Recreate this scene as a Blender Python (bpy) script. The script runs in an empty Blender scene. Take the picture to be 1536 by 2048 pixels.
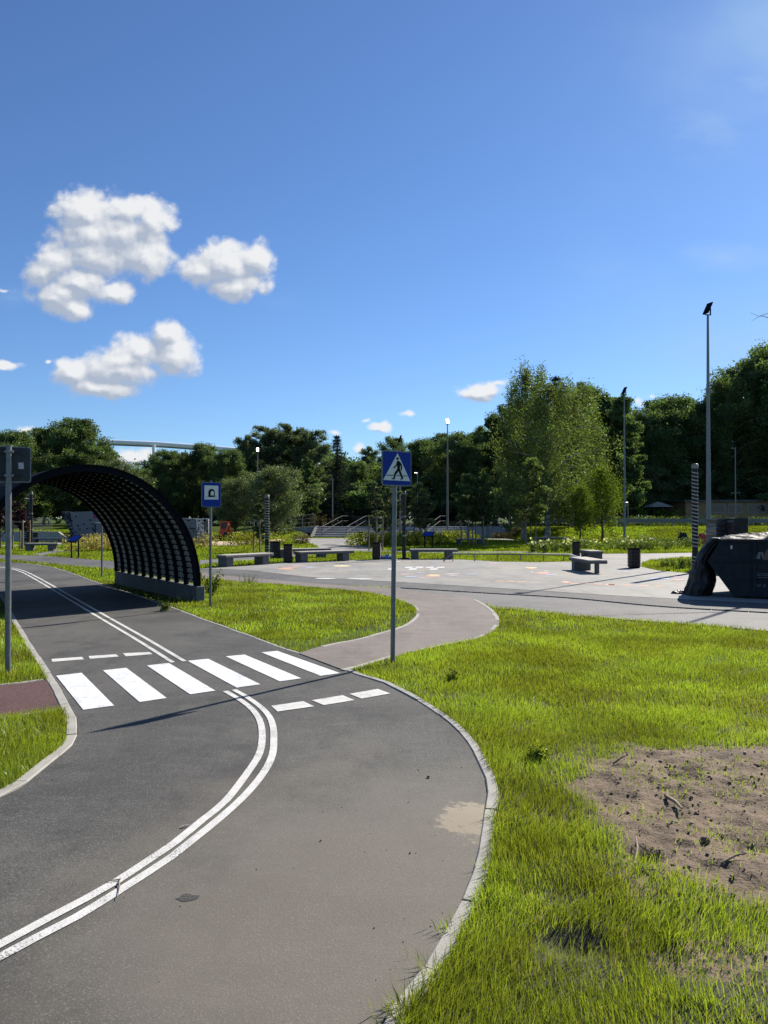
import bpy, math, random
import numpy as np
from mathutils import Vector, Matrix

# ------------------------------------------------------------------ camera
scene = bpy.context.scene
R = math.radians
EYE, F, HZ = 1.6, 1500.0, 1036.0
cam_d = bpy.data.cameras.new("camera")
cam_d.sensor_fit = 'VERTICAL'; cam_d.sensor_height = 36.0
cam_d.lens = F / 2048.0 * 36.0
cam_d.clip_start = 0.05; cam_d.clip_end = 3000.0
cam = bpy.data.objects.new("camera", cam_d)
scene.collection.objects.link(cam)
cam.location = (0, 0, EYE)
cam.rotation_euler = (R(90) + math.atan((HZ - 1024) / F), 0, 0)
scene.camera = cam

# ------------------------------------------------------------------ sun, sky, exposure
SUN_AZ, SUN_EL = 40.2, 34.5          # azimuth from +Y towards +X
sun_d = bpy.data.lights.new("sun", 'SUN'); sun_d.energy = 5.0; sun_d.angle = R(0.5)
sun_d.color = (1.0, 0.93, 0.82)
sun = bpy.data.objects.new("sun", sun_d); scene.collection.objects.link(sun)
sd = Vector((math.sin(R(SUN_AZ)) * math.cos(R(SUN_EL)), math.cos(R(SUN_AZ)) * math.cos(R(SUN_EL)), math.sin(R(SUN_EL))))
sun.rotation_euler = sd.to_track_quat('Z', 'Y').to_euler()
sun.location = sd * 50
scene.view_settings.view_transform = 'Standard'
scene.view_settings.look = 'None'
scene.view_settings.gamma = 1.0
scene.view_settings.use_curve_mapping = False
scene.view_settings.exposure = 0.85
scene.cycles.max_bounces = 6
scene.cycles.diffuse_bounces = 3
scene.cycles.transmission_bounces = 4
scene.cycles.sample_clamp_indirect = 4.0

world = bpy.data.worlds.new("World"); scene.world = world; world.use_nodes = True
wt = world.node_tree; wt.nodes.clear()

def nd(t, typ, **kw):
    n = t.nodes.new(typ)
    for k, v in kw.items(): setattr(n, k, v)
    return n
def vm(t, op, a, b=None):
    n = nd(t, 'ShaderNodeVectorMath', operation=op)
    for i, v in enumerate((a, b)):
        if v is None: continue
        if isinstance(v, bpy.types.NodeSocket): t.links.new(v, n.inputs[i])
        else: n.inputs[i].default_value = v
    return n.outputs['Value'] if op in ('LENGTH', 'DOT_PRODUCT', 'DISTANCE') else n.outputs['Vector']
def mt(t, op, a, b=None, c=None, clamp=False):
    n = nd(t, 'ShaderNodeMath', operation=op, use_clamp=clamp)
    for i, v in enumerate((a, b, c)):
        if v is None: continue
        if isinstance(v, bpy.types.NodeSocket): t.links.new(v, n.inputs[i])
        else: n.inputs[i].default_value = v
    return n.outputs[0]
def maprange(t, v, a, b, c=0.0, d=1.0, smooth=True):
    n = nd(t, 'ShaderNodeMapRange', interpolation_type='SMOOTHSTEP' if smooth else 'LINEAR')
    t.links.new(v, n.inputs[0])
    for i, x in zip((1, 2, 3, 4), (a, b, c, d)): n.inputs[i].default_value = x
    return n.outputs[0]

# clouds: positions on the sky, in tangent coordinates u = x/y, v = z/y of the view-independent direction
CL = [(118,522,62,46),(175,470,78,48),(255,425,62,36),(245,722,72,44),(125,590,60,36),(165,425,62,48),(300,440,46,40),(235,465,105,50),(290,512,62,52),(185,508,105,50),(85,545,42,34),
      (160,562,85,36),(225,585,42,24),(110,600,58,26),(150,612,44,24),
      (450,528,80,46),(508,520,44,40),(398,540,52,36),(475,568,62,34),
      (330,668,36,32),(350,712,48,40),(282,702,52,32),(240,738,95,38),(150,748,48,28),(205,775,80,22),
      (5,730,44,10),(92,724,10,6),(8,580,14,7),(762,853,26,16),(732,836,14,12),(672,864,30,12),
      (815,824,24,7),(955,780,48,20),(1000,768,28,10),(45,858,30,14),(268,918,44,24),(716,900,16,18),
      (1272,802,22,18),(1305,795,16,8)]
def cloud_group():
    g = bpy.data.node_groups.new("cloud_density", 'ShaderNodeTree')
    g.interface.new_socket("P", in_out='INPUT', socket_type='NodeSocketVector')
    g.interface.new_socket("D", in_out='OUTPUT', socket_type='NodeSocketFloat')
    g.interface.new_socket("B", in_out='OUTPUT', socket_type='NodeSocketFloat')
    i = nd(g, 'NodeGroupInput'); o = nd(g, 'NodeGroupOutput')
    P = i.outputs[0]
    n1 = nd(g, 'ShaderNodeTexNoise'); n1.inputs['Scale'].default_value = 22; n1.inputs['Detail'].default_value = 2
    g.links.new(P, n1.inputs['Vector'])
    w = vm(g, 'MULTIPLY', vm(g, 'SUBTRACT', n1.outputs['Color'], (.5, .5, .5)), (.022, .022, 0))
    W = vm(g, 'ADD', P, w)
    acc = None
    for cx, cy, rx, ry in CL:
        c = ((cx - 768) / F, (HZ - cy) / F, 0); small = rx < 35 and (rx > 24 and ry > 14) is False and cy > 560 and cx not in (110, 155, 125); k_ = 1.25 if small else 1.0; s = (F / rx / k_, F / ry / k_, 0)
        d = vm(g, 'LENGTH', vm(g, 'MULTIPLY', vm(g, 'SUBTRACT', W, c), s))
        if small: d = mt(g, 'ADD', d, .55)
        acc = d if acc is None else mt(g, 'SMOOTH_MIN', acc, d, 0.25)
    n2 = nd(g, 'ShaderNodeTexNoise'); n2.inputs['Scale'].default_value = 34; n2.inputs['Detail'].default_value = 5; n2.inputs['Roughness'].default_value = .6
    g.links.new(P, n2.inputs['Vector'])
    vo = nd(g, 'ShaderNodeTexVoronoi', feature='F1'); vo.inputs['Scale'].default_value = 30; vo.inputs['Detail'].default_value = 1.5; vo.inputs['Roughness'].default_value = .6; vo.inputs['Lacunarity'].default_value = 2.3
    g.links.new(vm(g, 'ADD', P, vm(g, 'MULTIPLY', vm(g, 'SUBTRACT', n2.outputs['Color'], (.5, .5, .5)), (.02, .02, 0))), vo.inputs['Vector'])
    D = mt(g, 'ADD', mt(g, 'MULTIPLY', mt(g, 'SUBTRACT', 1.36, acc), 1.0), mt(g, 'MULTIPLY', mt(g, 'SUBTRACT', n2.outputs[0], .5), 1.1))
    D = mt(g, 'ADD', D, mt(g, 'MULTIPLY', mt(g, 'SUBTRACT', .50, vo.outputs['Distance']), .45))
    g.links.new(D, o.inputs[0]); g.links.new(mt(g, 'SUBTRACT', 1.3, acc), o.inputs[1])
    return g
def build_world():
    t = wt
    out = nd(t, 'ShaderNodeOutputWorld'); bg = nd(t, 'ShaderNodeBackground')
    sky = nd(t, 'ShaderNodeTexSky', sky_type='NISHITA', sun_disc=False)
    sky.sun_elevation = R(SUN_EL); sky.sun_rotation = R(SUN_AZ)
    sky.altitude = 250; sky.air_density = 1.0; sky.dust_density = 0.15; sky.ozone_density = 2.5
    tc = nd(t, 'ShaderNodeTexCoord')
    sep = nd(t, 'ShaderNodeSeparateXYZ'); t.links.new(tc.outputs['Generated'], sep.inputs[0])
    y = mt(t, 'MAXIMUM', sep.outputs[1], 0.05)
    cmb = nd(t, 'ShaderNodeCombineXYZ')
    t.links.new(mt(t, 'DIVIDE', sep.outputs[0], y), cmb.inputs[0]); t.links.new(mt(t, 'DIVIDE', sep.outputs[2], y), cmb.inputs[1])
    P = cmb.outputs[0]
    grp = cloud_group()
    def dens(p):
        n = nd(t, 'ShaderNodeGroup'); n.node_tree = grp; t.links.new(p, n.inputs[0]); return n.outputs
    D0, B0 = dens(P); D1 = dens(vm(t, 'ADD', P, (.0045, .006, 0)))[0]; B2 = dens(vm(t, 'ADD', P, (.010, .018, 0)))[1]
    alpha = maprange(t, D0, -0.05, 0.58)
    lit = mt(t, 'ADD', mt(t, 'ADD', mt(t, 'MULTIPLY', mt(t, 'SUBTRACT', D0, D1), 1.0), mt(t, 'MULTIPLY', mt(t, 'SUBTRACT', B0, B2), .8)), 0.34, clamp=True)  # sunward side brightened: the clouds' light and shade are put into their colour
    ramp = nd(t, 'ShaderNodeValToRGB'); t.links.new(lit, ramp.inputs[0])
    e = ramp.color_ramp.elements; e[0].position = 0.05; e[0].color = (4.2, 4.8, 5.9, 1); e[1].position = 0.9; e[1].color = (8.6, 8.7, 8.8, 1)
    # thin veils of high cloud towards the sun
    nv = nd(t, 'ShaderNodeTexNoise'); nv.inputs['Scale'].default_value = 2.2; nv.inputs['Detail'].default_value = 5
    t.links.new(vm(t, 'MULTIPLY', P, (1.0, 1.6, 1)), nv.inputs['Vector'])
    sx = nd(t, 'ShaderNodeSeparateXYZ'); t.links.new(P, sx.inputs[0])
    veil = mt(t, 'MULTIPLY', maprange(t, nv.outputs[0], .40, .72), maprange(t, sx.outputs[0], .15, .6, 0, .75))
    # the photo's sky is a deeper blue: phone white balance
    tint = nd(t, 'ShaderNodeMix', data_type='RGBA', blend_type='MULTIPLY'); tint.inputs[0].default_value = 1
    t.links.new(sky.outputs[0], tint.inputs[6]); tint.inputs[7].default_value = SKYTINT
    nw = nd(t, 'ShaderNodeTexNoise'); nw.inputs['Scale'].default_value = 9; nw.inputs['Detail'].default_value = 7; nw.inputs['Roughness'].default_value = .6
    t.links.new(vm(t, 'MULTIPLY', P, (.7, 1.5, 1)), nw.inputs['Vector']); wn = maprange(t, nw.outputs[0], .38, .72)
    for cx, cy, rx, ry, st in ((1450, 512, 120, 42, .55), (1488, 494, 34, 16, .6), (1200, 535, 110, 50, .28), (1430, 255, 130, 90, .35), (1520, 120, 140, 150, .45), (20, 590, 60, 30, .35), (560, 600, 60, 30, .12)):
        d = vm(t, 'LENGTH', vm(t, 'MULTIPLY', vm(t, 'SUBTRACT', P, ((cx - 768) / F, (HZ - cy) / F, 0)), (F / rx, F / ry, 0)))
        veil = mt(t, 'MAXIMUM', veil, mt(t, 'MULTIPLY', maprange(t, d, 1.1, .1, 0, st), wn))
    m1 = nd(t, 'ShaderNodeMix', data_type='RGBA'); t.links.new(veil, m1.inputs[0]); t.links.new(tint.outputs[2], m1.inputs[6]); m1.inputs[7].default_value = (4.0, 6.0, 8.6, 1)
    front = maprange(t, sep.outputs[1], .06, .12)
    a = mt(t, 'MULTIPLY', mt(t, 'MULTIPLY', alpha, 0.97), front)
    m2 = nd(t, 'ShaderNodeMix', data_type='RGBA'); t.links.new(a, m2.inputs[0]); t.links.new(m1.outputs[2], m2.inputs[6]); t.links.new(ramp.outputs[0], m2.inputs[7])
    t.links.new(m2.outputs[2], bg.inputs[0]); bg.inputs[1].default_value = 0.0565
    clear = nd(t, 'ShaderNodeBackground'); t.links.new(m1.outputs[2], clear.inputs[0]); clear.inputs[1].default_value = 0.0565
    # the cloud field only has to be worked out in the parts of the sky that hold clouds
    box = lambda u0, u1, v0, v1: mt(t, 'MULTIPLY', mt(t, 'COMPARE', sx.outputs[0], (u0 + u1) / 2, (u1 - u0) / 2), mt(t, 'COMPARE', sx.outputs[1], (v0 + v1) / 2, (v1 - v0) / 2))
    mk_ = mt(t, 'MAXIMUM', mt(t, 'MAXIMUM', box(-.60, -.11, .06, .47), box(-.11, .42, .07, .21)), 0.0)
    ms = nd(t, 'ShaderNodeMixShader'); t.links.new(mt(t, 'MULTIPLY', mk_, mt(t, 'GREATER_THAN', sep.outputs[1], .1)), ms.inputs[0])
    t.links.new(clear.outputs[0], ms.inputs[1]); t.links.new(bg.outputs[0], ms.inputs[2])
    t.links.new(ms.outputs[0], out.inputs[0])
SKYTINT = (0.76, 0.985, 1.29, 1)
build_world()

# ------------------------------------------------------------------ helpers
col = scene.collection
rng = np.random.default_rng(7)
random.seed(7)
def G(px, py, z=0.0):
    """ground point seen at a photo pixel"""
    Y = (EYE - z) * F / (py - HZ)
    return ((px - 768) / F * Y, Y)
def GP(pts): return [G(*p) for p in pts]
def X_at(px, Y): return (px - 768) / F * Y
def Z_at(py, Y): return EYE - (py - HZ) / F * Y

def tag(o, label=None, cat=None, group=None, kind=None):
    if label: o['label'] = label
    if cat: o['category'] = cat
    if group: o['group'] = group
    if kind: o['kind'] = kind
    return o
def empty(name, loc=(0, 0, 0), rz=0.0, label=None, cat=None, group=None):
    o = bpy.data.objects.new(name, None); col.objects.link(o); o.location = loc; o.rotation_euler = (0, 0, rz)
    o.empty_display_size = .2
    return tag(o, label, cat, group)
def copy_tree(o, parent=None):
    c = o.copy(); col.objects.link(c)
    if parent is not None: c.parent = parent
    for ch in [x for x in bpy.data.objects if x.parent == o]: copy_tree(ch, c)
    return c

class MB:
    def __init__(s): s.v = []; s.f = []; s.m = []; s.s = []
    def add(s, vs, fs, mi=0, smooth=False):
        n = len(s.v); s.v += [tuple(v) for v in vs]
        for f in fs: s.f.append([i + n for i in f]); s.m.append(mi); s.s.append(smooth)
        return s
    def box(s, c, d, rz=0, mi=0, bev=0.0, rot=None):
        x, y, z = d[0] / 2, d[1] / 2, d[2] / 2; b = min(bev, x * .45, y * .45, z * .45)
        M = rot if rot is not None else Matrix.Rotation(rz, 3, 'Z'); c = Vector(c)
        if b <= 0:
            vs = [(-x, -y, -z), (x, -y, -z), (x, y, -z), (-x, y, -z), (-x, -y, z), (x, -y, z), (x, y, z), (-x, y, z)]
            fs = [(0, 3, 2, 1), (4, 5, 6, 7), (0, 1, 5, 4), (1, 2, 6, 5), (2, 3, 7, 6), (3, 0, 4, 7)]
        else:
            vs = []; idx = {}
            for sx in (-1, 1):
                for sy in (-1, 1):
                    for sz in (-1, 1):
                        for ax in range(3):
                            p = [sx * x, sy * y, sz * z]
                            for k in range(3):
                                if k != ax: p[k] -= (sx, sy, sz)[k] * b
                            idx[(sx, sy, sz, ax)] = len(vs); vs.append(tuple(p))
            fs = []
            for ax in range(3):
                o = [k for k in range(3) if k != ax]
                for sg in (-1, 1):
                    q = []
                    for a_, b_ in ((-1, -1), (1, -1), (1, 1), (-1, 1)):
                        k = [0, 0, 0]; k[ax] = sg; k[o[0]] = a_; k[o[1]] = b_; q.append(idx[(*k, ax)])
                    fs.append(q)
                for a_ in (-1, 1):
                    for b_ in (-1, 1):
                        k1 = [0, 0, 0]; k1[ax] = -1; k1[o[0]] = a_; k1[o[1]] = b_; k2 = list(k1); k2[ax] = 1
                        fs.append([idx[(*k1, o[0])], idx[(*k2, o[0])], idx[(*k2, o[1])], idx[(*k1, o[1])]])
            for sx in (-1, 1):
                for sy in (-1, 1):
                    for sz in (-1, 1): fs.append([idx[(sx, sy, sz, a)] for a in range(3)])
            # orient outward
            nf = []
            for f in fs:
                p = [Vector(vs[i]) for i in f]; n = (p[1] - p[0]).cross(p[2] - p[0]); ce = sum(p, Vector()) / len(p)
                nf.append(f if n.dot(ce) > 0 else f[::-1])
            fs = nf
        return s.add([M @ Vector(v) + c for v in vs], fs, mi)
    def tube(s, pts, r, n=8, mi=0, caps=True, smooth=True):
        pts = [Vector(p) for p in pts]; rs = r if isinstance(r, (list, tuple)) else [r] * len(pts)
        vs = []; fs = []; up = Vector((0, 0, 1)); prev = None
        for i, p in enumerate(pts):
            d = (pts[min(i + 1, len(pts) - 1)] - pts[max(i - 1, 0)]).normalized()
            a = prev - d * prev.dot(d) if prev is not None else (up if abs(d.z) < .9 else Vector((1, 0, 0))).cross(d)
            a = a.normalized(); b = d.cross(a); prev = a
            for k in range(n):
                t = 2 * math.pi * k / n; vs.append(p + (a * math.cos(t) + b * math.sin(t)) * rs[i])
        for i in range(len(pts) - 1):
            for k in range(n):
                fs.append((i * n + k, i * n + (k + 1) % n, (i + 1) * n + (k + 1) % n, (i + 1) * n + k))
        s.add(vs, fs, mi, smooth)
        if caps:
            m = len(vs); s.add(vs[:n], [tuple(range(n))[::-1]], mi); s.add(vs[m - n:], [tuple(range(n))], mi)
        return s
    def prism(s, poly, z0, z1, mi=0, axes='xy', off=(0, 0, 0)):
        """polygon extruded; axes 'xy' -> along z, 'xz' -> along y (z0,z1 are y values)"""
        n = len(poly)
        A = sum(poly[i][0] * poly[(i + 1) % n][1] - poly[(i + 1) % n][0] * poly[i][1] for i in range(n))
        if (A < 0) != (axes == 'xz'): poly = poly[::-1]
        mk = (lambda p, h: (p[0] + off[0], p[1] + off[1], h + off[2])) if axes == 'xy' else (lambda p, h: (p[0] + off[0], h + off[1], p[1] + off[2]))
        vs = [mk(p, z0) for p in poly] + [mk(p, z1) for p in poly]
        fs = [tuple(range(n))[::-1], tuple(range(n, 2 * n))] + [(i, (i + 1) % n, (i + 1) % n + n, i + n) for i in range(n)]
        return s.add(vs, fs, mi)
    def lathe(s, prof, n=16, c=(0, 0, 0), mi=0, smooth=True):
        vs = []; fs = []
        for r, z in prof:
            for k in range(n):
                a = 2 * math.pi * k / n; vs.append((c[0] + r * math.cos(a), c[1] + r * math.sin(a), c[2] + z))
        for i in range(len(prof) - 1):
            for k in range(n): fs.append((i * n + k, i * n + (k + 1) % n, (i + 1) * n + (k + 1) % n, (i + 1) * n + k))
        return s.add(vs, fs, mi, smooth)
    def build(s, name, mats, parent=None, loc=None):
        me = bpy.data.meshes.new(name); me.from_pydata(s.v, [], s.f); me.validate()
        for m in (mats if isinstance(mats, (list, tuple)) else [mats]): me.materials.append(m)
        if len(me.polygons) == len(s.f):
            me.polygons.foreach_set('material_index', s.m); me.polygons.foreach_set('use_smooth', s.s)
        me.update()
        o = bpy.data.objects.new(name, me); col.objects.link(o)
        if parent is not None: o.parent = parent
        if loc is not None: o.location = loc
        return o

def mesh_np(name, V, sizes, loops, mat, parent=None, smooth=False):
    me = bpy.data.meshes.new(name)
    V = np.asarray(V, np.float32); sizes = np.asarray(sizes, np.int32); loops = np.asarray(loops, np.int32)
    me.vertices.add(len(V)); me.vertices.foreach_set('co', V.ravel())
    me.loops.add(len(loops)); me.loops.foreach_set('vertex_index', loops)
    me.polygons.add(len(sizes)); st = np.concatenate([[0], np.cumsum(sizes)[:-1]]).astype(np.int32)
    me.polygons.foreach_set('loop_start', st)
    me.materials.append(mat); me.update(calc_edges=True)
    if smooth: me.polygons.foreach_set('use_smooth', [True] * len(sizes))
    me.validate()
    o = bpy.data.objects.new(name, me); col.objects.link(o)
    if parent is not None: o.parent = parent
    return o

def vnoise(x, y, seed=0):
    """smooth value noise"""
    xi = np.floor(x).astype(np.int64); yi = np.floor(y).astype(np.int64); fx = x - xi; fy = y - yi
    fx = fx * fx * (3 - 2 * fx); fy = fy * fy * (3 - 2 * fy)
    def h(a, b):
        n = (a * 374761393 + b * 668265263 + seed * 1442695041) & 0x7fffffff
        n = ((n ^ (n >> 13)) * 1274126177) & 0x7fffffff
        return ((n ^ (n >> 16)) & 0xffff) / 65535.0
    return (h(xi, yi) * (1 - fx) + h(xi + 1, yi) * fx) * (1 - fy) + (h(xi, yi + 1) * (1 - fx) + h(xi + 1, yi + 1) * fx) * fy
def fbm(x, y, o=4, seed=0):
    x = np.asarray(x, float); y = np.asarray(y, float); r = 0; a = .5; t = 0
    for k in range(o): r = r + a * vnoise(x * 2 ** k, y * 2 ** k, seed + k); t += a; a *= .5
    return r / t
def inpoly(x, y, poly):
    r = np.zeros(x.shape, bool); n = len(poly)
    for i in range(n):
        x1, y1 = poly[i]; x2, y2 = poly[(i + 1) % n]
        if y1 == y2: continue
        c = ((y1 > y) != (y2 > y)) & (x < (x2 - x1) * (y - y1) / (y2 - y1) + x1)
        r ^= c
    return r
def smooth_line(pts, step=.15):
    """Catmull-Rom through the points, resampled"""
    P = [np.array(p, float) for p in pts]; P = [2 * P[0] - P[1]] + P + [2 * P[-1] - P[-2]]; out = []
    for i in range(1, len(P) - 2):
        p0, p1, p2, p3 = P[i - 1:i + 3]; n = max(1, int(np.linalg.norm(p2 - p1) / step))
        for k in range(n):
            t = k / n
            out.append(.5 * ((2 * p1) + (-p0 + p2) * t + (2 * p0 - 5 * p1 + 4 * p2 - p3) * t * t + (-p0 + 3 * p1 - 3 * p2 + p3) * t ** 3))
    out.append(P[-2]); return out

# ------------------------------------------------------------------ materials
def mat(name, c, rough=.6, nscale=0, namt=0.0, bump=0.0, bscale=None, metal=0.0, spec=.5, c2=None, detail=4, stretch=None):
    m = bpy.data.materials.new(name); m.use_nodes = True; t = m.node_tree; b = t.nodes['Principled BSDF']
    b.inputs['Base Color'].default_value = (*c, 1); b.inputs['Roughness'].default_value = rough
    b.inputs['Metallic'].default_value = metal; b.inputs['Specular IOR Level'].default_value = spec
    tc = nd(t, 'ShaderNodeTexCoord'); src = tc.outputs['Object']
    if stretch: src = vm(t, 'MULTIPLY', src, stretch)
    if nscale:
        n = nd(t, 'ShaderNodeTexNoise'); n.inputs['Scale'].default_value = nscale; n.inputs['Detail'].default_value = detail
        t.links.new(src, n.inputs['Vector'])
        r = nd(t, 'ShaderNodeValToRGB'); t.links.new(n.outputs[0], r.inputs[0]); e = r.color_ramp.elements
        a = c2 if c2 else tuple(x * (1 - namt) for x in c); d = c if c2 else tuple(min(1, x * (1 + namt)) for x in c)
        e[0].position = .3; e[0].color = (*a, 1); e[1].position = .7; e[1].color = (*d, 1)
        t.links.new(r.outputs[0], b.inputs['Base Color'])
    if bump:
        n = nd(t, 'ShaderNodeTexNoise'); n.inputs['Scale'].default_value = bscale or nscale or 20; n.inputs['Detail'].default_value = 5
        t.links.new(src, n.inputs['Vector'])
        bp = nd(t, 'ShaderNodeBump'); bp.inputs['Strength'].default_value = bump; bp.inputs['Distance'].default_value = .01
        t.links.new(n.outputs[0], bp.inputs['Height']); t.links.new(bp.outputs[0], b.inputs['Normal'])
    return m
def asphalt(name, dark, light, tint_scale=.35, speck=.34, sand=None, warm=None, fine=160):
    """aggregate speckle + broad worn and dusty areas"""
    m = bpy.data.materials.new(name); m.use_nodes = True; t = m.node_tree; b = t.nodes['Principled BSDF']
    b.inputs['Roughness'].default_value = .82; b.inputs['Specular IOR Level'].default_value = .35
    g = nd(t, 'ShaderNodeTexCoord').outputs['Object']
    def noise(s, d=4, r=.55, vec=g):
        n = nd(t, 'ShaderNodeTexNoise'); n.inputs['Scale'].default_value = s; n.inputs['Detail'].default_value = d; n.inputs['Roughness'].default_value = r
        t.links.new(vec, n.inputs['Vector']); return n.outputs[0]
    def mix(f, a, c, bt='MIX'):
        n = nd(t, 'ShaderNodeMix', data_type='RGBA', blend_type=bt)
        if isinstance(f, float): n.inputs[0].default_value = f
        else: t.links.new(f, n.inputs[0])
        for k, v in ((6, a), (7, c)):
            if isinstance(v, tuple): n.inputs[k].default_value = (*v, 1)
            else: t.links.new(v, n.inputs[k])
        return n.outputs[2]
    base = mix(maprange(t, noise(tint_scale, 6, .6), .35, .65), dark, light)
    base = mix(maprange(t, noise(2.2, 5, .65, vm(t, 'MULTIPLY', g, (1, 2.2, 1))), .45, .72, 0, .45), base, tuple(x * 1.18 for x in light))
    if warm:
        base = mix(maprange(t, noise(.6, 5, .6), .48, .66, 0, .75), base, warm)
    sp = noise(fine, 2, .7); base = mix(maprange(t, sp, .54, .66, 0, speck), base, (.33, .31, .28))
    base = mix(maprange(t, noise(fine * .55, 3, .8), .56, .64, 0, .6), base, tuple(x * .35 for x in dark))
    base = mix(maprange(t, noise(1.1, 9, .75, vm(t, 'MULTIPLY', g, (1.6, .7, 1))), .48, .66, 0, .6), base, tuple(x * .75 for x in dark))
    base = mix(maprange(t, noise(2.7, 9, .8, vm(t, 'MULTIPLY', g, (.8, 2.0, 1))), .52, .72, 0, .5), base, tuple(x * 1.45 for x in light))
    if sand:
        # blown sand lying against the kerb
        cx, cy, rx, ry = sand
        d = vm(t, 'LENGTH', vm(t, 'MULTIPLY', vm(t, 'SUBTRACT', g, (cx, cy, 0)), (1 / rx, 1 / ry, 0)))
        d = mt(t, 'ADD', d, mt(t, 'MULTIPLY', mt(t, 'SUBTRACT', noise(11, 8, .78), .5), 2.4))
        base = mix(maprange(t, d, 1.0, .72, 0, .85), base, (.40, .33, .225))
        d2 = vm(t, 'LENGTH', vm(t, 'MULTIPLY', vm(t, 'SUBTRACT', g, (.0, 3.0, 0)), (1 / 1.7, 1 / 2.3, 0)))
        d2 = mt(t, 'ADD', d2, mt(t, 'MULTIPLY', mt(t, 'SUBTRACT', noise(1.6, 6, .6), .5), .9))
        base = mix(maprange(t, d2, 1.08, .35, 0, .6), base, (.165, .145, .115))
    t.links.new(base, b.inputs['Base Color'])
    bp = nd(t, 'ShaderNodeBump'); bp.inputs['Strength'].default_value = .55; bp.inputs['Distance'].default_value = .004
    t.links.new(noise(fine, 3, .8), bp.inputs['Height']); t.links.new(bp.outputs[0], b.inputs['Normal'])
    return m
def foliage(name, c, c2, trans=.35, vscale=.5, gloss=.10, rough=.5, dry=None):
    """leaf/blade material: per-leaf and per-clump colour variety, light passes through"""
    m = bpy.data.materials.new(name); m.use_nodes = True; t = m.node_tree; t.nodes.clear()
    out = nd(t, 'ShaderNodeOutputMaterial'); geo = nd(t, 'ShaderNodeNewGeometry'); tc = nd(t, 'ShaderNodeTexCoord')
    r = nd(t, 'ShaderNodeValToRGB'); r.color_ramp.interpolation = 'LINEAR'; t.links.new(geo.outputs['Random Per Island'], r.inputs[0]); e = r.color_ramp.elements
    e[0].color = (*c, 1); e[1].color = (*c2, 1)
    if dry:
        x = r.color_ramp.elements.new(.93); x.color = (*c2, 1); y = r.color_ramp.elements.new(.95); y.color = (*dry, 1); e[-1].color = (*dry, 1)
    n = nd(t, 'ShaderNodeTexNoise'); n.inputs['Scale'].default_value = vscale; n.inputs['Detail'].default_value = 3; t.links.new(tc.outputs['Object'], n.inputs['Vector'])
    hs = nd(t, 'ShaderNodeHueSaturation'); t.links.new(r.outputs[0], hs.inputs['Color'])
    t.links.new(maprange(t, n.outputs[0], .35, .65, .72, 1.3), hs.inputs['Value']); t.links.new(maprange(t, n.outputs[0], .3, .7, .488, .512), hs.inputs['Hue'])
    df = nd(t, 'ShaderNodeBsdfDiffuse'); tr = nd(t, 'ShaderNodeBsdfTranslucent'); gl = nd(t, 'ShaderNodeBsdfGlossy'); gl.inputs['Roughness'].default_value = rough
    t.links.new(hs.outputs[0], df.inputs[0])
    gm = nd(t, 'ShaderNodeMix', data_type='RGBA', blend_type='MULTIPLY'); gm.inputs[0].default_value = 1; t.links.new(hs.outputs[0], gm.inputs[6]); gm.inputs[7].default_value = (1.4, 1.5, .68, 1)
    t.links.new(gm.outputs[2], tr.inputs[0])
    a = nd(t, 'ShaderNodeMixShader'); a.inputs[0].default_value = trans; t.links.new(df.outputs[0], a.inputs[1]); t.links.new(tr.outputs[0], a.inputs[2])
    fr = nd(t, 'ShaderNodeFresnel'); fr.inputs[0].default_value = 1.4
    gl.inputs[0].default_value = (.35, .38, .36, 1)
    b = nd(t, 'ShaderNodeMixShader'); t.links.new(mt(t, 'MULTIPLY', fr.outputs[0], gloss), b.inputs[0]); t.links.new(a.outputs[0], b.inputs[1]); t.links.new(gl.outputs[0], b.inputs[2])
    t.links.new(b.outputs[0], out.inputs[0])
    return m
def emis(name, c, s):
    m = bpy.data.materials.new(name); m.use_nodes = True; b = m.node_tree.nodes['Principled BSDF']
    b.inputs['Base Color'].default_value = (*c, 1); b.inputs['Emission Color'].default_value = (*c, 1); b.inputs['Emission Strength'].default_value = s; return m

def worn_paint(name, c, hole=.6):
    m = mat(name, c, .7, 14, .12, .35, 150, c2=tuple(x * .78 for x in c), detail=9); t = m.node_tree; b = t.nodes['Principled BSDF']
    src = b.inputs['Base Color'].links[0].from_socket; g = nd(t, 'ShaderNodeTexCoord').outputs['Object']
    n1 = nd(t, 'ShaderNodeTexNoise'); n1.inputs['Scale'].default_value = 110; n1.inputs['Detail'].default_value = 4; t.links.new(g, n1.inputs['Vector'])
    n2 = nd(t, 'ShaderNodeTexNoise'); n2.inputs['Scale'].default_value = 3.2; n2.inputs['Detail'].default_value = 7; n2.inputs['Roughness'].default_value = .65; t.links.new(g, n2.inputs['Vector'])
    f = mt(t, 'ADD', mt(t, 'MULTIPLY', n1.outputs[0], .6), mt(t, 'MULTIPLY', n2.outputs[0], .6)); f = maprange(t, f, hole, hole + .06, 0, .85)
    mx = nd(t, 'ShaderNodeMix', data_type='RGBA'); t.links.new(f, mx.inputs[0]); t.links.new(src, mx.inputs[6]); mx.inputs[7].default_value = (.13, .125, .115, 1)
    t.links.new(mx.outputs[2], b.inputs['Base Color']); return m
M = {}
SANDC = G(958, 1640)
M['asphalt'] = asphalt('asphalt', (.036, .0355, .034), (.080, .077, .070), fine=120, sand=(SANDC[0], SANDC[1], .24, .26))
M['road'] = asphalt('dark_asphalt', (.060, .060, .063), (.10, .099, .097), fine=90)
M['walk'] = asphalt('grey_asphalt', (.105, .103, .10), (.15, .145, .14), fine=90)
M['pink'] = asphalt('reddish_asphalt', (.135, .112, .10), (.19, .16, .142), fine=110)
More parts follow.
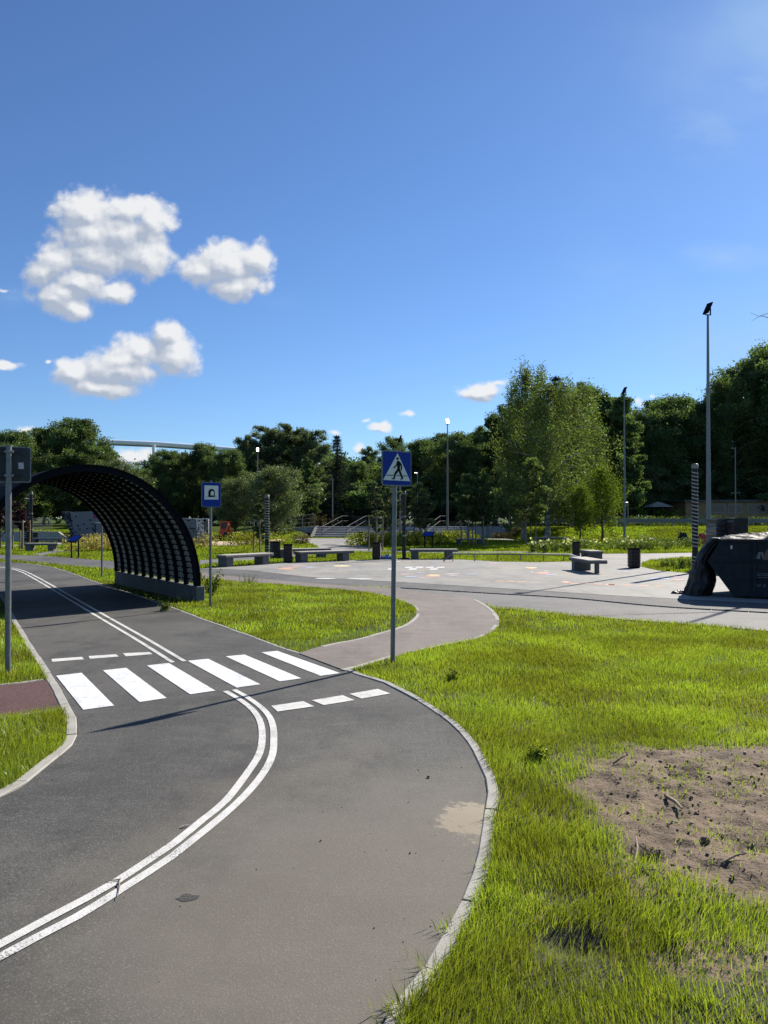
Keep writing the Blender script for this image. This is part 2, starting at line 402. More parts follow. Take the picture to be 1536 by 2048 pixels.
M['red'] = asphalt('red_asphalt', (.055, .024, .022), (.082, .036, .032), fine=120)
M['plaza'] = asphalt('pale_concrete', (.19, .185, .175), (.27, .262, .245), tint_scale=.2, fine=70, speck=.15, warm=(.31, .28, .23))
M['sand'] = asphalt('sand', (.42, .32, .22), (.5, .39, .27), fine=60)
M['paint'] = mat('road_paint', (.62, .61, .58), .7, 14, .1, .35, 150, c2=(.46, .44, .40), detail=9)
M['paint_bright'] = mat('fresh_road_paint', (.70, .71, .72), .6, 9, .06, .3, 150, c2=(.56, .57, .57), detail=9)
M['paint'] = worn_paint('road_paint', (.60, .59, .56), .655); M['paint_bright'] = worn_paint('fresh_road_paint', (.68, .69, .70), .69)
M['kerb'] = mat('kerb_concrete', (.34, .325, .29), .9, 6, .2, .3, 80, c2=(.26, .245, .215))
M['conc'] = mat('concrete', (.34, .34, .33), .85, 5, .15, .3, 60, c2=(.25, .25, .245))
M['conc_dark'] = mat('grey_concrete', (.12, .125, .125), .85, 4, .15, .3, 50, c2=(.085, .09, .092))
M['blackmetal'] = mat('black_metal', (.008, .009, .013), .8, 30, .2, spec=.03)
M['lining'] = mat('lining_panel', (.34, .335, .30), .6, 3, .2, .1, 30, c2=(.26, .26, .24))
M['bolt'] = mat('bolt_zinc', (.55, .55, .52), .4, 40, .1, metal=.1)
M['galv'] = mat('galvanised_steel', (.14, .148, .152), .45, 25, .18, .05, 40, metal=.35)
M['galv_dull'] = mat('dull_steel', (.17, .18, .185), .55, 25, .18, .05, 40, metal=.2)
M['blue'] = mat('sign_blue', (.002, .028, .24), .45, 10, .05, spec=.2)
M['signwhite'] = mat('sign_white', (.66, .67, .62), .5, 10, .04, spec=.2)
M['black'] = mat('sign_black', (.006, .006, .007), .6, 10, .05, spec=.1)
M['signred'] = mat('sign_red', (.5, .015, .02), .4, 10, .05)
M['signback'] = mat('sign_back', (.035, .042, .048), .6, 12, .12, spec=.2)
M['plastic'] = mat('black_plastic', (.010, .010, .011), .42, 8, .3, .5, 22, spec=.3)
M['plastic_wrap'] = mat('stretch_wrap', (.03, .031, .035), .25, 6, .4, .6, 14, stretch=(1, 1, 7))
M['skip'] = mat('skip_steel', (.008, .015, .026), .65, 7, .4, .25, 25, c2=(.028, .028, .026), spec=.15)
M['benchconc'] = mat('bench_concrete', (.095, .094, .092), .8, 6, .12, .25, 60)
M['benchwood'] = mat('bench_top', (.40, .35, .30), .6, 3, .15, .2, 40, stretch=(1, 12, 1))
M['binwood'] = mat('bin_slats', (.035, .024, .022), .55, 8, .25, .2, 40)
M['wood'] = mat('stake_wood', (.20, .15, .10), .8, 10, .2, .3, 50)
M['bark'] = mat('bark', (.085, .07, .055), .9, 6, .35, .6, 18, stretch=(3, 3, 1))
M['birchbark'] = mat('birch_bark', (.42, .40, .37), .8, 3.5, .5, .4, 14, c2=(.05, .045, .04), stretch=(1, 1, 3))
M['orange'] = mat('orange_paint', (.75, .11, .03), .4, 6, .1)
M['glass'] = mat('dark_glass', (.02, .025, .03), .08, 0, 0)
M['rubber'] = mat('rubber', (.02, .02, .02), .8, 20, .2)
M['soil'] = mat('soil', (.185, .130, .082), .95, 4.5, .3, 1.0, 60, c2=(.085, .058, .036), detail=8)
M['turf'] = mat('turf_soil', (.05, .055, .015), .95, 6, .3, .8, 60, c2=(.028, .028, .012), detail=6)
M['clod'] = mat('soil_clod', (.17, .127, .085), .95, 12, .3, .8, 60, c2=(.085, .062, .042))
M['stone'] = mat('stone', (.33, .29, .24), .9, 12, .3, .4, 60)
M['stick'] = mat('dead_wood', (.24, .18, .12), .9, 20, .3, .3, 60)
M['white'] = mat('white_paint', (.72, .74, .76), .5, .5, .03)
M['graycar'] = mat('silver_paint', (.5, .52, .55), .3, 1, .03, metal=.4)
M['blackcar'] = mat('black_paint', (.015, .015, .018), .2, 1, .03)
M['ochre'] = mat('ochre_render', (.30, .19, .09), .85, 2, .12)
M['palewall'] = mat('pale_render', (.25, .23, .21), .85, 2, .12)
M['climb'] = mat('climbing_wall_grey', (.13, .14, .16), .8, 3, .08)
M['climbdark'] = mat('climbing_wall_dark', (.02, .025, .05), .7, 3, .08)
M['climblight'] = mat('climbing_wall_pale', (.46, .46, .46), .8, 3, .05)
M['lamp'] = emis('lens_glow', (1.0, .75, .35), 3.0)  # emission gives the floodlight head its bright golden look
M['lampwhite'] = emis('lens_glow_white', (1.0, .95, .85), 5.0)  # emission gives these heads their bright white look
M['bluebag'] = mat('blue_bag', (.04, .10, .22), .5, 5, .3, .4, 12)
M['tan'] = mat('canopy_cloth', (.22, .21, .18), .8, 3, .1)
M['redcloth'] = mat('red_cloth', (.35, .04, .03), .7, 5, .2)
# foliage kinds
M['grass'] = foliage('grass_blades', (.130, .172, .018), (.255, .290, .040), trans=.5, vscale=.9, gloss=.14, rough=.45, dry=(.26, .22, .08))
M['grassfar'] = foliage('grass_far', (.125, .168, .018), (.235, .272, .036), trans=.45, vscale=.35, gloss=0.02)
M['leaf'] = foliage('leaf_green', (.050, .080, .038), (.105, .148, .058), trans=.45, vscale=.6, gloss=.12)
M['leafb'] = foliage('leaf_grey_green', (.074, .098, .054), (.132, .164, .080), trans=.36, vscale=.6, gloss=.15)
M['birch'] = foliage('leaf_birch', (.082, .112, .042), (.150, .190, .060), trans=.42, vscale=.7, gloss=.12)
M['spruce'] = foliage('needles', (.018, .032, .022), (.036, .055, .032), trans=.06, vscale=.8, gloss=.05)
M['lime'] = foliage('leaf_bright', (.065, .10, .012), (.13, .17, .022), trans=.4, vscale=.8)
M['purple'] = foliage('leaf_purple', (.035, .015, .025), (.06, .03, .04), trans=.25)
M['shrub'] = foliage('shrub_leaves', (.10, .125, .014), (.26, .25, .035), trans=.4, vscale=1.2)
M['tanshrub'] = foliage('shrub_blossom', (.16, .13, .03), (.42, .34, .13), trans=.35, vscale=1.2)
M['herb'] = foliage('herb_leaves', (.06, .095, .02), (.14, .17, .05), trans=.4, vscale=1.2)
M['flower'] = foliage('pale_petals', (.5, .48, .30), (.66, .64, .45), trans=.3, vscale=1)
M['heath'] = foliage('brown_shrub', (.05, .045, .025), (.12, .085, .045), trans=.25, vscale=1)
# ------------------------------------------------------------------ terrain
PLAT = .87
def sstep(t): t = np.clip(t, 0, 1); return t * t * (3 - 2 * t)
def height(x, y):
    x = np.asarray(x, float); y = np.asarray(y, float)
    right = sstep((y - 49.0) / 5.5)                       # grassy embankment under the guardrail
    mid = (y > 64.4).astype(float)                        # behind the stairs
    left = sstep((y - 58) / 8)
    wl = sstep((x - 9.6) / 1.2); wm = sstep((x + 7.2) / .8)
    h = PLAT * (right * wl + (1 - wl) * (mid * wm + left * (1 - wm)))
    far = sstep((x + 17) / 2)                              # level ground behind the left retaining wall
    hl = .62 * (y > 49.3)
    return h * far + np.maximum(hl, h) * (1 - far)
xs = np.concatenate([[-900, -400, -200, -120, -80, -60], np.arange(-50, 50.1, 1.0), [60, 80, 120, 200, 400, 900]])
xs = np.sort(np.concatenate([xs, [-18.2, -17.6, -7.9, -7.5, 9.7, 10.3]]))
ys = np.concatenate([[-60, -20, 0, 1, 2, 3, 4, 5, 6, 7, 10, 20, 30, 40], np.arange(46, 70.1, .5), [49.28, 49.32, 64.38, 64.42], [75, 80, 90, 100, 120, 160, 300, 600, 1200]])
ys = np.sort(np.unique(ys))
XX, YY = np.meshgrid(xs, ys); ZZ = height(XX, YY) - .002 - .12 * ((XX > .5) & (XX < 4.5) & (YY > 1.5) & (YY < 6.5))
nx, ny = len(xs), len(ys); a = (np.arange(ny - 1)[:, None] * nx + np.arange(nx - 1)[None, :]).ravel()
mg = asphalt('ground_soil_and_turf', (.045, .065, .012), (.07, .10, .016), tint_scale=.5, fine=60, speck=0.0)
ground = mesh_np('ground', np.stack([XX, YY, ZZ], -1).reshape(-1, 3), np.full(len(a), 4), np.stack([a, a + 1, a + 1 + nx, a + nx], 1).ravel(), mg)
mg.node_tree.nodes['Principled BSDF'].inputs['Specular IOR Level'].default_value = .05
tag(ground, kind='structure')

def struct(name, o): o.name = name; return tag(o, kind='structure')
def sheet(name, poly, z, m, thick=0.0):
    b = MB(); n = len(poly)
    A = sum(poly[i][0] * poly[(i + 1) % n][1] - poly[(i + 1) % n][0] * poly[i][1] for i in range(n))
    if A < 0: poly = poly[::-1]
    b.add([(x, y, z) for x, y in poly], [tuple(range(n))])
    return struct(name, b.build(name, m))

# ---- bike path (near road)
r_edge = smooth_line([(-.62, .3), (-.25, 1.2)] + GP([(763, 2043), (808, 1983), (855, 1927), (885, 1873), (915, 1820), (935.5, 1775), (953, 1722), (961, 1683), (970, 1612), (974, 1588), (970, 1559), (955, 1526), (938, 1493), (915, 1464), (889, 1440), (842, 1407), (800, 1384), (758, 1363), (725, 1355), (692, 1342), (667, 1334), (633, 1320), (600, 1309), (558, 1296), (517, 1280), (475, 1265), (437, 1251), (400, 1238), (343, 1216), (270, 1191), (204, 1169), (172, 1158), (143, 1147), (115, 1138), (86, 1132), (57, 1128), (29, 1126), (0, 1124.6), (-60, 1123), (-250, 1122)]), .12)
l_edge = smooth_line([(-3.6, .3), (-3.3, 1.6)] + GP([(-200, 1690), (-60, 1625), (0, 1596), (39, 1579), (84, 1543), (117, 1516), (144.5, 1493), (156, 1469), (156, 1454), (155, 1438), (143, 1417), (130, 1392), (104, 1350), (81, 1314), (55, 1275), (33, 1239.5), (0, 1187), (-60, 1160), (-180, 1139), (-350, 1130)]), .12)
path_poly = [tuple(p) for p in r_edge] + [tuple(p) for p in l_edge[::-1]]
def ribbon_between(name, A, B, z, m):
    """triangulated by Blender as an ngon is risky for long curves: stitch the two edges by arc fraction"""
    def res(P, n):
        P = np.array(P); d = np.concatenate([[0], np.cumsum(np.linalg.norm(np.diff(P, axis=0), axis=1))]); t = np.linspace(0, d[-1], n)
        return np.stack([np.interp(t, d, P[:, 0]), np.interp(t, d, P[:, 1])], 1)
    n = 260; a = res(A, n); b = res(B, n); mb = MB()
    vs = [(x, y, z) for x, y in a] + [(x, y, z) for x, y in b]
    mb.add(vs, [(i, i + 1, n + i + 1, n + i) for i in range(n - 1)]); return struct(name, mb.build(name, m))
bike_path = sheet('bike_path', path_poly, .006, M['asphalt'])

def offset(P, d):
    P = np.array(P); T = np.gradient(P, axis=0); T /= np.linalg.norm(T, axis=1)[:, None]; return P + np.stack([-T[:, 1], T[:, 0]], 1) * d
def kerb(name, line, side, w=.065, seg=.5, top=.016, z0=-.05, m=None, jit=.004):
    """concrete edging stones laid end to end"""
    P = np.array(line); d = np.concatenate([[0], np.cumsum(np.linalg.norm(np.diff(P, axis=0), axis=1))])
    O = offset(P, side * w); b = MB(); s = 0.0
    at = lambda A, t: np.array([np.interp(t, d, A[:, 0]), np.interp(t, d, A[:, 1])])
    while s < d[-1] - .05:
        e = min(s + seg, d[-1]); j = random.uniform(-jit, jit); h = top + random.uniform(-.003, .003); g = .004
        n = 3; ts = np.linspace(s + g, e - g, n); vs = []
        for t in ts:
            i, o = at(P, t) , at(O, t); k = (o - i) / max(1e-6, np.linalg.norm(o - i)); i = i + k * j; o = o + k * j
            vs += [(*i, z0), (*i, h - .006), (*(i + k * .006), h), (*(o - k * .006), h), (*o, h - .006), (*o, z0)]
        fs = []
        for q in range(n - 1):
            for r_ in range(5): fs.append((q * 6 + r_, q * 6 + r_ + 1, (q + 1) * 6 + r_ + 1, (q + 1) * 6 + r_))
        fs += [tuple(range(6)), tuple(range((n - 1) * 6, n * 6))[::-1]]
        if side > 0: fs = [f[::-1] for f in fs]
        b.add(vs, fs); s = e
    return struct(name, b.build(name, m or M['kerb']))
# r_edge runs away from the camera with the lawn on its right hand
def cut(line, a, b):
    return [p for p in line if a <= p[1] <= b]
jr0, jr1 = G(692, 1342)[1], G(600, 1309)[1]
kerb('kerb', cut(r_edge, -1, jr0), -1)
kerb('kerb', cut(r_edge, jr0, 60), -1, w=.05, top=.010)
kerb('kerb', l_edge, 1, w=.075)

# ---- far road, walkways, plaza
road_top = GP([(-500, 1103), (-200, 1104.5), (0, 1109.5), (83, 1112), (129, 1115), (243, 1124), (330, 1131), (404, 1137.6), (495, 1141), (593, 1152), (658, 1157), (803, 1165), (966, 1175), (1140, 1186), (1266, 1194), (1536, 1208), (1800, 1222)])
road_bot = GP([(-500, 1110), (-200, 1112), (0, 1119.5), (86, 1127), (172, 1135), (243, 1141), (330, 1144), (404, 1147), (528, 1159), (658, 1170), (803, 1177), (966, 1187), (1136, 1197), (1318, 1214), (1536, 1227), (1800, 1242)])
rt = smooth_line(road_top, .5); rb = smooth_line(road_bot, .5)
ribbon_between('road', rt, rb, .006, M['road'])
walk_edge = GP([(782, 1176), (817, 1182), (879, 1188), (933, 1195), (962, 1205), (987, 1217), (1040, 1219), (1136, 1231), (1318, 1244), (1474, 1257), (1536, 1262), (1800, 1284)])
walk_poly = [tuple(p) for p in rb if p[0] > G(782, 1176)[0]] + smooth_line(walk_edge, .5)[::-1]
walk_poly = [tuple(p) for p in walk_poly]
sheet('walkway', walk_poly, .0105, M['walk'])
pink_out = GP([(404, 1147), (528, 1159), (658, 1170), (782, 1177), (817, 1182), (879, 1188), (933, 1195), (962, 1205), (987, 1222), (998, 1238), (996, 1253), (983, 1265), (958, 1278), (921, 1286), (858, 1299), (796, 1313), (733, 1332), (690, 1343)])
pink_in = GP([(404, 1158), (500, 1166), (600, 1173), (700, 1182), (760, 1190), (800, 1202), (825, 1213), (833, 1226), (825, 1240), (800, 1255), (767, 1265), (712, 1280), (650, 1292), (598, 1308)])
po = smooth_line(pink_out, .12); pi_ = smooth_line(pink_in, .12)
pink_poly = [tuple(p) for p in po] + [tuple(p) for p in pi_[::-1]]
sheet('footpath', pink_poly, .0145, M['pink'])
kerb('kerb', cut(po, G(0, 1343)[1], G(0, 1200)[1]), -1, w=.07)
kerb('kerb', pi_, 1, w=.06)
we = smooth_line(GP([(990, 1217), (1040, 1219), (1136, 1231), (1318, 1244), (1474, 1257), (1536, 1262), (1800, 1284)]), .3)
kerb('kerb', we, -1, w=.07, seg=1.0)
stub_poly = GP([(-260, 1390), (0, 1373), (93, 1361.6), (104, 1372), (130, 1418), (117, 1420), (0, 1436.5), (-260, 1470)])
sheet('footpath', stub_poly, .011, M['red'])
kerb('kerb', smooth_line(GP([(-260, 1390), (0, 1373), (90, 1361.6)]), .2), 1, w=.05)
kerb('kerb', smooth_line(GP([(-260, 1470), (0, 1436.5), (112, 1420)]), .2), -1, w=.05)

plaza_poly = [tuple(p) for p in rt if p[0] > G(404, 1137)[0]] + GP([(1900, 1160), (1536, 1150), (1460, 1152), (1383, 1147.5), (1318, 1142), (1282, 1134), (1284, 1126), (1303, 1121), (1339, 1117), (1383, 1114.5), (1500, 1112), (1700, 1111), (1700, 1104), (1500, 1105), (1383, 1106), (1292, 1107.5), (1196, 1108), (1150, 1110), (1154, 1123), (1076, 1125), (998, 1123.5), (919, 1119.6), (816, 1118), (700, 1121), (595, 1125), (566, 1126), (537, 1128), (478, 1133), (440, 1135.5)])
sheet('plaza', plaza_poly, .0105, M['plaza'])
def strip(name, top, bot, z, m):
    return ribbon_between(name, smooth_line(GP(top), .6), smooth_line(GP(bot), .6), z, m)
strip('walkway', [(400, 1121), (449, 1118), (555, 1110.5), (640, 1103.5), (745, 1099), (761, 1100.5), (929, 1103.5), (1046, 1103.5), (1103, 1107), (1196, 1107)],
      [(400, 1130), (449, 1125), (566, 1117), (650, 1109), (706, 1104.5), (770, 1104.5), (929, 1107.5), (1046, 1107), (1103, 1111), (1196, 1110)], .0145, M['walk'])
plaza2 = GP([(560, 1077.3), (700, 1076.3), (1000, 1076.8), (1100, 1080), (1300, 1083), (1500, 1084), (1500, 1087), (1300, 1086.5), (1100, 1084.5), (1000, 1081.5), (900, 1079.2), (757, 1079), (715, 1087), (745, 1098), (740, 1101), (650, 1104), (644, 1101), (625, 1089), (590, 1081)])
sheet('pavement', plaza2, .0105, M['plaza'])
sheet('pavement', GP([(640, 1089.5), (668, 1089), (745, 1097), (745, 1099.5), (700, 1096)]), .0145, M['road'])
sheet('sand_area', GP([(400, 1083.5), (509, 1081.5), (560, 1078), (585, 1081), (505, 1088.5), (495, 1092), (420, 1093), (400, 1092)]), .006, M['sand'])
strip('walkway', [(-200, 1092), (24, 1090), (146, 1087.5), (240, 1087)], [(-200, 1095), (24, 1093), (146, 1090), (240, 1089)], .0105, M['plaza'])
strip('walkway', [(66, 1109), (92, 1104.5), (119, 1101.5), (150, 1101)], [(84, 1112), (98, 1109), (119, 1105), (150, 1103.5)], .0105, M['walk'])
# slot drain along the road
db = MB(); dl = smooth_line(GP([(803, 1177), (966, 1187), (1136, 1197), (1318, 1214), (1536, 1227), (1800, 1242)]), .25)
for i in range(len(dl) - 1):
    p, q = Vector((*dl[i], .02)), Vector((*dl[i + 1], .02)); d = q - p
    db.box((p + q) / 2, (d.length - .012, .10, .02), rz=math.atan2(d.y, d.x), bev=.004)
struct('slot_drain', db.build('slot_drain', M['road']))

PAVED = [path_poly, [tuple(p) for p in rt] + [tuple(p) for p in rb[::-1]], walk_poly, pink_poly, stub_poly, plaza_poly, plaza2,
         GP([(400, 1121), (449, 1118), (555, 1110.5), (640, 1103.5), (745, 1099), (761, 1100.5), (929, 1103.5), (1046, 1103.5), (1103, 1107), (1196, 1107), (1196, 1110), (1103, 1111), (1046, 1107), (929, 1107.5), (770, 1104.5), (706, 1104.5), (650, 1109), (566, 1117), (449, 1125), (400, 1130)]),
         GP([(400, 1083.5), (509, 1081.5), (560, 1078), (585, 1081), (505, 1088.5), (495, 1092), (420, 1093), (400, 1092)]),
         GP([(-200, 1092), (24, 1090), (146, 1087.5), (240, 1087), (240, 1089), (146, 1090), (24, 1093), (-200, 1095)]),
         GP([(66, 1109), (92, 1104.5), (119, 1101.5), (150, 1101), (150, 1103.5), (119, 1105), (98, 1109), (84, 1112)])]

# ---- painted markings (sheets just above the asphalt)
def marks(polys, m, z=.0105):
    b = MB()
    for p in polys:
        n = len(p); A = sum(p[i][0] * p[(i + 1) % n][1] - p[(i + 1) % n][0] * p[i][1] for i in range(n))
        if A < 0: p = p[::-1]
        b.add([(x, y, z) for x, y in p], [tuple(range(n))])
    return struct('road_marking', b.build('road_marking', m))
marks([GP(q) for q in [
    [(113.3, 1352.8), (164.4, 1346.9), (229.5, 1412.7), (167.6, 1421)],
    [(206.7, 1342), (253.3, 1337), (334.3, 1397.4), (280, 1405.5)],
    [(294.6, 1332.3), (338.5, 1327.4), (431.3, 1382.7), (381, 1390)],
    [(376, 1323), (417, 1318.8), (521, 1370), (474, 1376.7)],
    [(452, 1314), (489.6, 1310.4), (603, 1358), (560, 1364)],
    [(523, 1306), (555, 1303), (680, 1347.5), (641, 1353)]]], M['paint_bright'])
marks([GP(q) for q in [
    [(103.5, 1319.3), (164.4, 1315), (169.3, 1320), (105.8, 1325)],
    [(178, 1313.4), (232.7, 1309.8), (238.6, 1314.4), (180.7, 1319)],
    [(246.4, 1307.9), (299.5, 1305.3), (306, 1309.5), (252.3, 1314)],
    [(543, 1413.3), (607, 1403.8), (628.3, 1414.2), (555.4, 1424.6)],
    [(623.8, 1402), (685.4, 1392), (709.6, 1401.7), (648, 1411.7)],
    [(699, 1389.2), (756, 1379.2), (780.4, 1388.3), (723, 1398.8)]]], M['paint'])
def line_mark(P, w, m=None):
    P = np.array(smooth_line(P, .1)); a = offset(P, w / 2); b = offset(P, -w / 2); n = len(P); mb = MB()
    mb.add([(x, y, .0105) for x, y in a] + [(x, y, .0105) for x, y in b], [(n + i, n + i + 1, i + 1, i) for i in range(n - 1)])
    return struct('road_marking', mb.build('road_marking', m or M['paint']))
cr = lambda pts: [G(x / 2.56, 1360 + y / 2.56) for x, y in pts]
line_mark(cr([(1155, 60), (1215, 95), (1275, 137), (1315, 180), (1338, 230), (1344, 300), (1330, 380), (1275, 470), (1160, 620), (1040, 720), (900, 835), (760, 930), (600, 1035), (450, 1120), (250, 1225), (0, 1360), (-400, 1560)]), .050)
line_mark(cr([(1200, 53), (1270, 93), (1340, 145), (1380, 190), (1400, 245), (1403, 310), (1395, 390), (1350, 480), (1260, 590), (1130, 710), (1000, 815), (880, 910), (760, 990), (600, 1092), (400, 1215), (200, 1318), (0, 1425), (-400, 1640)]), .050)
up = GP([(358.5, 1325), (278, 1276), (195, 1228), (101, 1173), (72, 1156.5), (47, 1144), (22, 1137), (-12, 1134.5), (-100, 1133)])
upo = np.array(smooth_line(up, .3))
line_mark([tuple(p) for p in offset(upo, .065)], .050); line_mark([tuple(p) for p in offset(upo, -.065)], .050)

# worn and stained places on the asphalt
struct('oil_stain', marks([[ (G(378,1795)[0]+.045*math.cos(i*.6)*(1+.3*math.sin(i*2.3)), G(378,1795)[1]+.030*math.sin(i*.6)*(1+.3*math.cos(i*1.7))) for i in range(10)]], asphalt('oil_stain', (.034, .034, .034), (.042, .041, .040)), .0075))

# play drawings on the plaza
chalk = {'orange': (.75, .30, .13), 'yellow': (.78, .62, .25), 'white': (.72, .74, .76), 'blue': (.30, .38, .60), 'pink': (.62, .38, .42), 'red': (.62, .22, .16)}
for k, c in chalk.items():
    mm = mat('playground_paint_' + k, tuple(.55 * a + .45 * b for a, b in zip(c, (.33, .31, .28))), .8, 3, .12)
    polys = []
    def blob(cx, cy, rx, ry, n=9, jag=.35):
        return GP([(cx + rx * math.cos(2 * math.pi * i / n) * random.uniform(1 - jag, 1), cy + ry * math.sin(2 * math.pi * i / n) * random.uniform(1 - jag, 1)) for i in range(n)])
    if k == 'yellow': polys = [blob(684, 1132.6, 18, 1.6, 14, 0), blob(869, 1151, 15, 1.4), blob(1063, 1136, 17, 1.3)]
    if k == 'orange': polys = [blob(572, 1138, 20, 1.8), blob(866, 1153, 22, 1.6), blob(1063, 1138.3, 14, 1), blob(1087, 1146.5, 15, 1.6), blob(1130, 1165, 12, 2.2)] + \
        [GP([(x, 1162 + (x - 990) * .032), (x + 16, 1162 + (x - 974) * .032), (x + 17, 1163.4 + (x - 974) * .032), (x + 1, 1163.4 + (x - 990) * .032)]) for x in (990, 1012, 1035, 1140, 1163, 1188, 1216, 1246, 1280, 1310)] + [blob(1219, 1170, 12, 1.8)]
    if k == 'white': polys = [GP([(774 + i * 21, 1140.3), (790 + i * 21, 1140.2), (793 + i * 21, 1137.4), (778 + i * 21, 1137.5)]) for i in (0, 2, 4)] + [GP([(787 + i * 21, 1136.6), (803 + i * 21, 1136.4), (806 + i * 21, 1134.2), (791 + i * 21, 1134.4)]) for i in (1, 2, 3, 4)] + \
        [blob(1092, 1143, 6, .8), blob(1063, 1144.5, 4, .8), blob(650, 1158, 26, 1.3), blob(720, 1158.5, 32, 1.1), blob(797, 1124, 6, .7), blob(905, 1149, 18, .7)]
    if k == 'blue': polys = [blob(620, 1135.5, 14, 1.4), blob(822, 1154, 17, 1.5), blob(1100, 1150, 16, 1.4), blob(840, 1146.5, 12, .8), blob(942, 1149.4, 18, 1.0), blob(1320, 1158, 26, 2.2), blob(870, 1125, 18, .7)]
    if k == 'pink': polys = [blob(600, 1132.8, 20, 1.2), blob(810, 1149.4, 16, 1), blob(844, 1156, 13, 1), blob(905, 1152, 12, .9), blob(1345, 1155, 20, 1.6), blob(815, 1124.5, 10, .7), blob(988, 1127.5, 16, .9)]
    if k == 'red': polys = [blob(578, 1136, 26, 1.0), blob(1085, 1148, 20, 1.1), blob(1358, 1161, 16, 1.2), blob(896, 1124.8, 12, .6)]
    struct('playground_marking', marks(polys, mm, .0135 + .0006 * list(chalk).index(k)))

# ------------------------------------------------------------------ bare soil in the near lawn
soil_poly = GP([(1075, 1570), (1110, 1525), (1180, 1500), (1290, 1488), (1400, 1498), (1536, 1488), (1800, 1480), (2000, 1560), (2000, 1780), (1700, 1860), (1536, 1825), (1400, 1822), (1280, 1785), (1215, 1722), (1165, 1645), (1120, 1600)])
def soil_mask(x, y):
    """1 well inside the bare patch, 0 in the turf"""
    P = np.array(soil_poly); x = np.asarray(x, float); y = np.asarray(y, float)
    wx = x + .30 * (fbm(x * 3.2, y * 3.2, 3, 11) - .5) * 2; wy = y + .30 * (fbm(x * 3.2, y * 3.2, 3, 21) - .5) * 2
    ins = inpoly(wx, wy, soil_poly)
    dmin = np.full(x.shape, 9.0)
    for i in range(len(P)):
        a, b = P[i], P[(i + 1) % len(P)]; ab = b - a; t = np.clip(((wx - a[0]) * ab[0] + (wy - a[1]) * ab[1]) / ab.dot(ab), 0, 1)
        dmin = np.minimum(dmin, np.hypot(wx - a[0] - t * ab[0], wy - a[1] - t * ab[1]))
    s = np.where(ins, dmin, -dmin)
    e2 = ((x - G(1500, 1930)[0]) / .42) ** 2 + ((y - G(1500, 1930)[1]) / .22) ** 2 + 1.2 * (fbm(x * 6, y * 6, 3, 61) - .5)
    return np.maximum(sstep((s + .14) / .55), .30 * sstep((1.0 - e2) / .6))
hx, hy = G(1145, 1885)
def verge_height(x, y):
    m = soil_mask(x, y)
    lump = (fbm(x * 5, y * 5, 5, 3) - .45) * .08 + (fbm(x * 22, y * 22, 4, 5) - .5) * .035
    hole = np.exp(-(((x - G(1290, 1712)[0]) / .07) ** 2 + ((y - G(1290, 1712)[1]) / .055) ** 2)) * .07 + np.exp(-(((x - hx) / .12) ** 2 + ((y - hy) / .08) ** 2)) * .05
    return m * (.012 + lump) - hole + (1 - m) * (fbm(x * 2.2, y * 2.2, 3, 9) - .5) * .02
gx = np.arange(.05, 5.6, .022); gy = np.arange(1.4, 7.3, .022)
SX, SY = np.meshgrid(gx, gy)
edge = np.array(r_edge); ex = np.interp(SY, edge[:, 1][np.argsort(edge[:, 1])], edge[:, 0][np.argsort(edge[:, 1])])
SZ = verge_height(SX, SY) + .008; SOILM = soil_mask(SX, SY)
fade = sstep((SX - ex - .08) / .12) * sstep((5.5 - SX) / .3) * sstep((7.2 - SY) / .4) * sstep((SY - 1.45) / .2)
SZ = SZ * fade - .02 * (1 - fade)
n1, n2 = SX.shape[1], SX.shape[0]; a = (np.arange(n2 - 1)[:, None] * n1 + np.arange(n1 - 1)[None, :]).ravel()
soil = mesh_np('bare_ground', np.stack([SX, SY, SZ], -1).reshape(-1, 3), np.full(len(a), 4), np.stack([a, a + 1, a + 1 + n1, a + n1], 1).ravel(), M['soil'], smooth=True)
tag(soil, kind='structure')
soil.data.materials.append(M['turf'])
_fc = SOILM[:-1, :-1].ravel(); soil.data.polygons.foreach_set('material_index', (_fc < .12 + .3 * rng.random(len(_fc))).astype(np.int32))
def verge_z(x, y):
    e = np.interp(y, edge[:, 1][np.argsort(edge[:, 1])], edge[:, 0][np.argsort(edge[:, 1])])
    near = (x > .05) & (x < 5.6) & (y > 1.4) & (y < 7.3)
    f = sstep((x - e - .08) / .12) * sstep((5.5 - x) / .3) * sstep((7.2 - y) / .4) * sstep((y - 1.45) / .2)
    return np.where(near, np.maximum(verge_height(x, y) + .008, -.02) * f, 0.0)

# clods and crumbs of soil
def lumps(name, pts, sizes, m, seed):
    r = np.random.default_rng(seed); base = []
    ico = [(-.53, .85, 0), (.53, .85, 0), (-.53, -.85, 0), (.53, -.85, 0), (0, -.53, .85), (0, .53, .85), (0, -.53, -.85), (0, .53, -.85), (.85, 0, -.53), (.85, 0, .53), (-.85, 0, -.53), (-.85, 0, .53)]
    fi = [(0, 11, 5), (0, 5, 1), (0, 1, 7), (0, 7, 10), (0, 10, 11), (1, 5, 9), (5, 11, 4), (11, 10, 2), (10, 7, 6), (7, 1, 8), (3, 9, 4), (3, 4, 2), (3, 2, 6), (3, 6, 8), (3, 8, 9), (4, 9, 5), (2, 4, 11), (6, 2, 10), (8, 6, 7), (9, 8, 1)]
    ico = np.array(ico); n = len(pts)
    V = ico[None] * r.uniform(.6, 1.2, (n, 12, 1)) * np.asarray(sizes)[:, None, None] * r.uniform(.6, 1.1, (n, 1, 3)) * np.array([1, 1, .6])
    V = V + np.asarray(pts)[:, None, :]
    L = (np.array(fi)[None] + np.arange(n)[:, None, None] * 12).reshape(-1)
    return mesh_np(name, V.reshape(-1, 3), np.full(n * 20, 3), L, m)
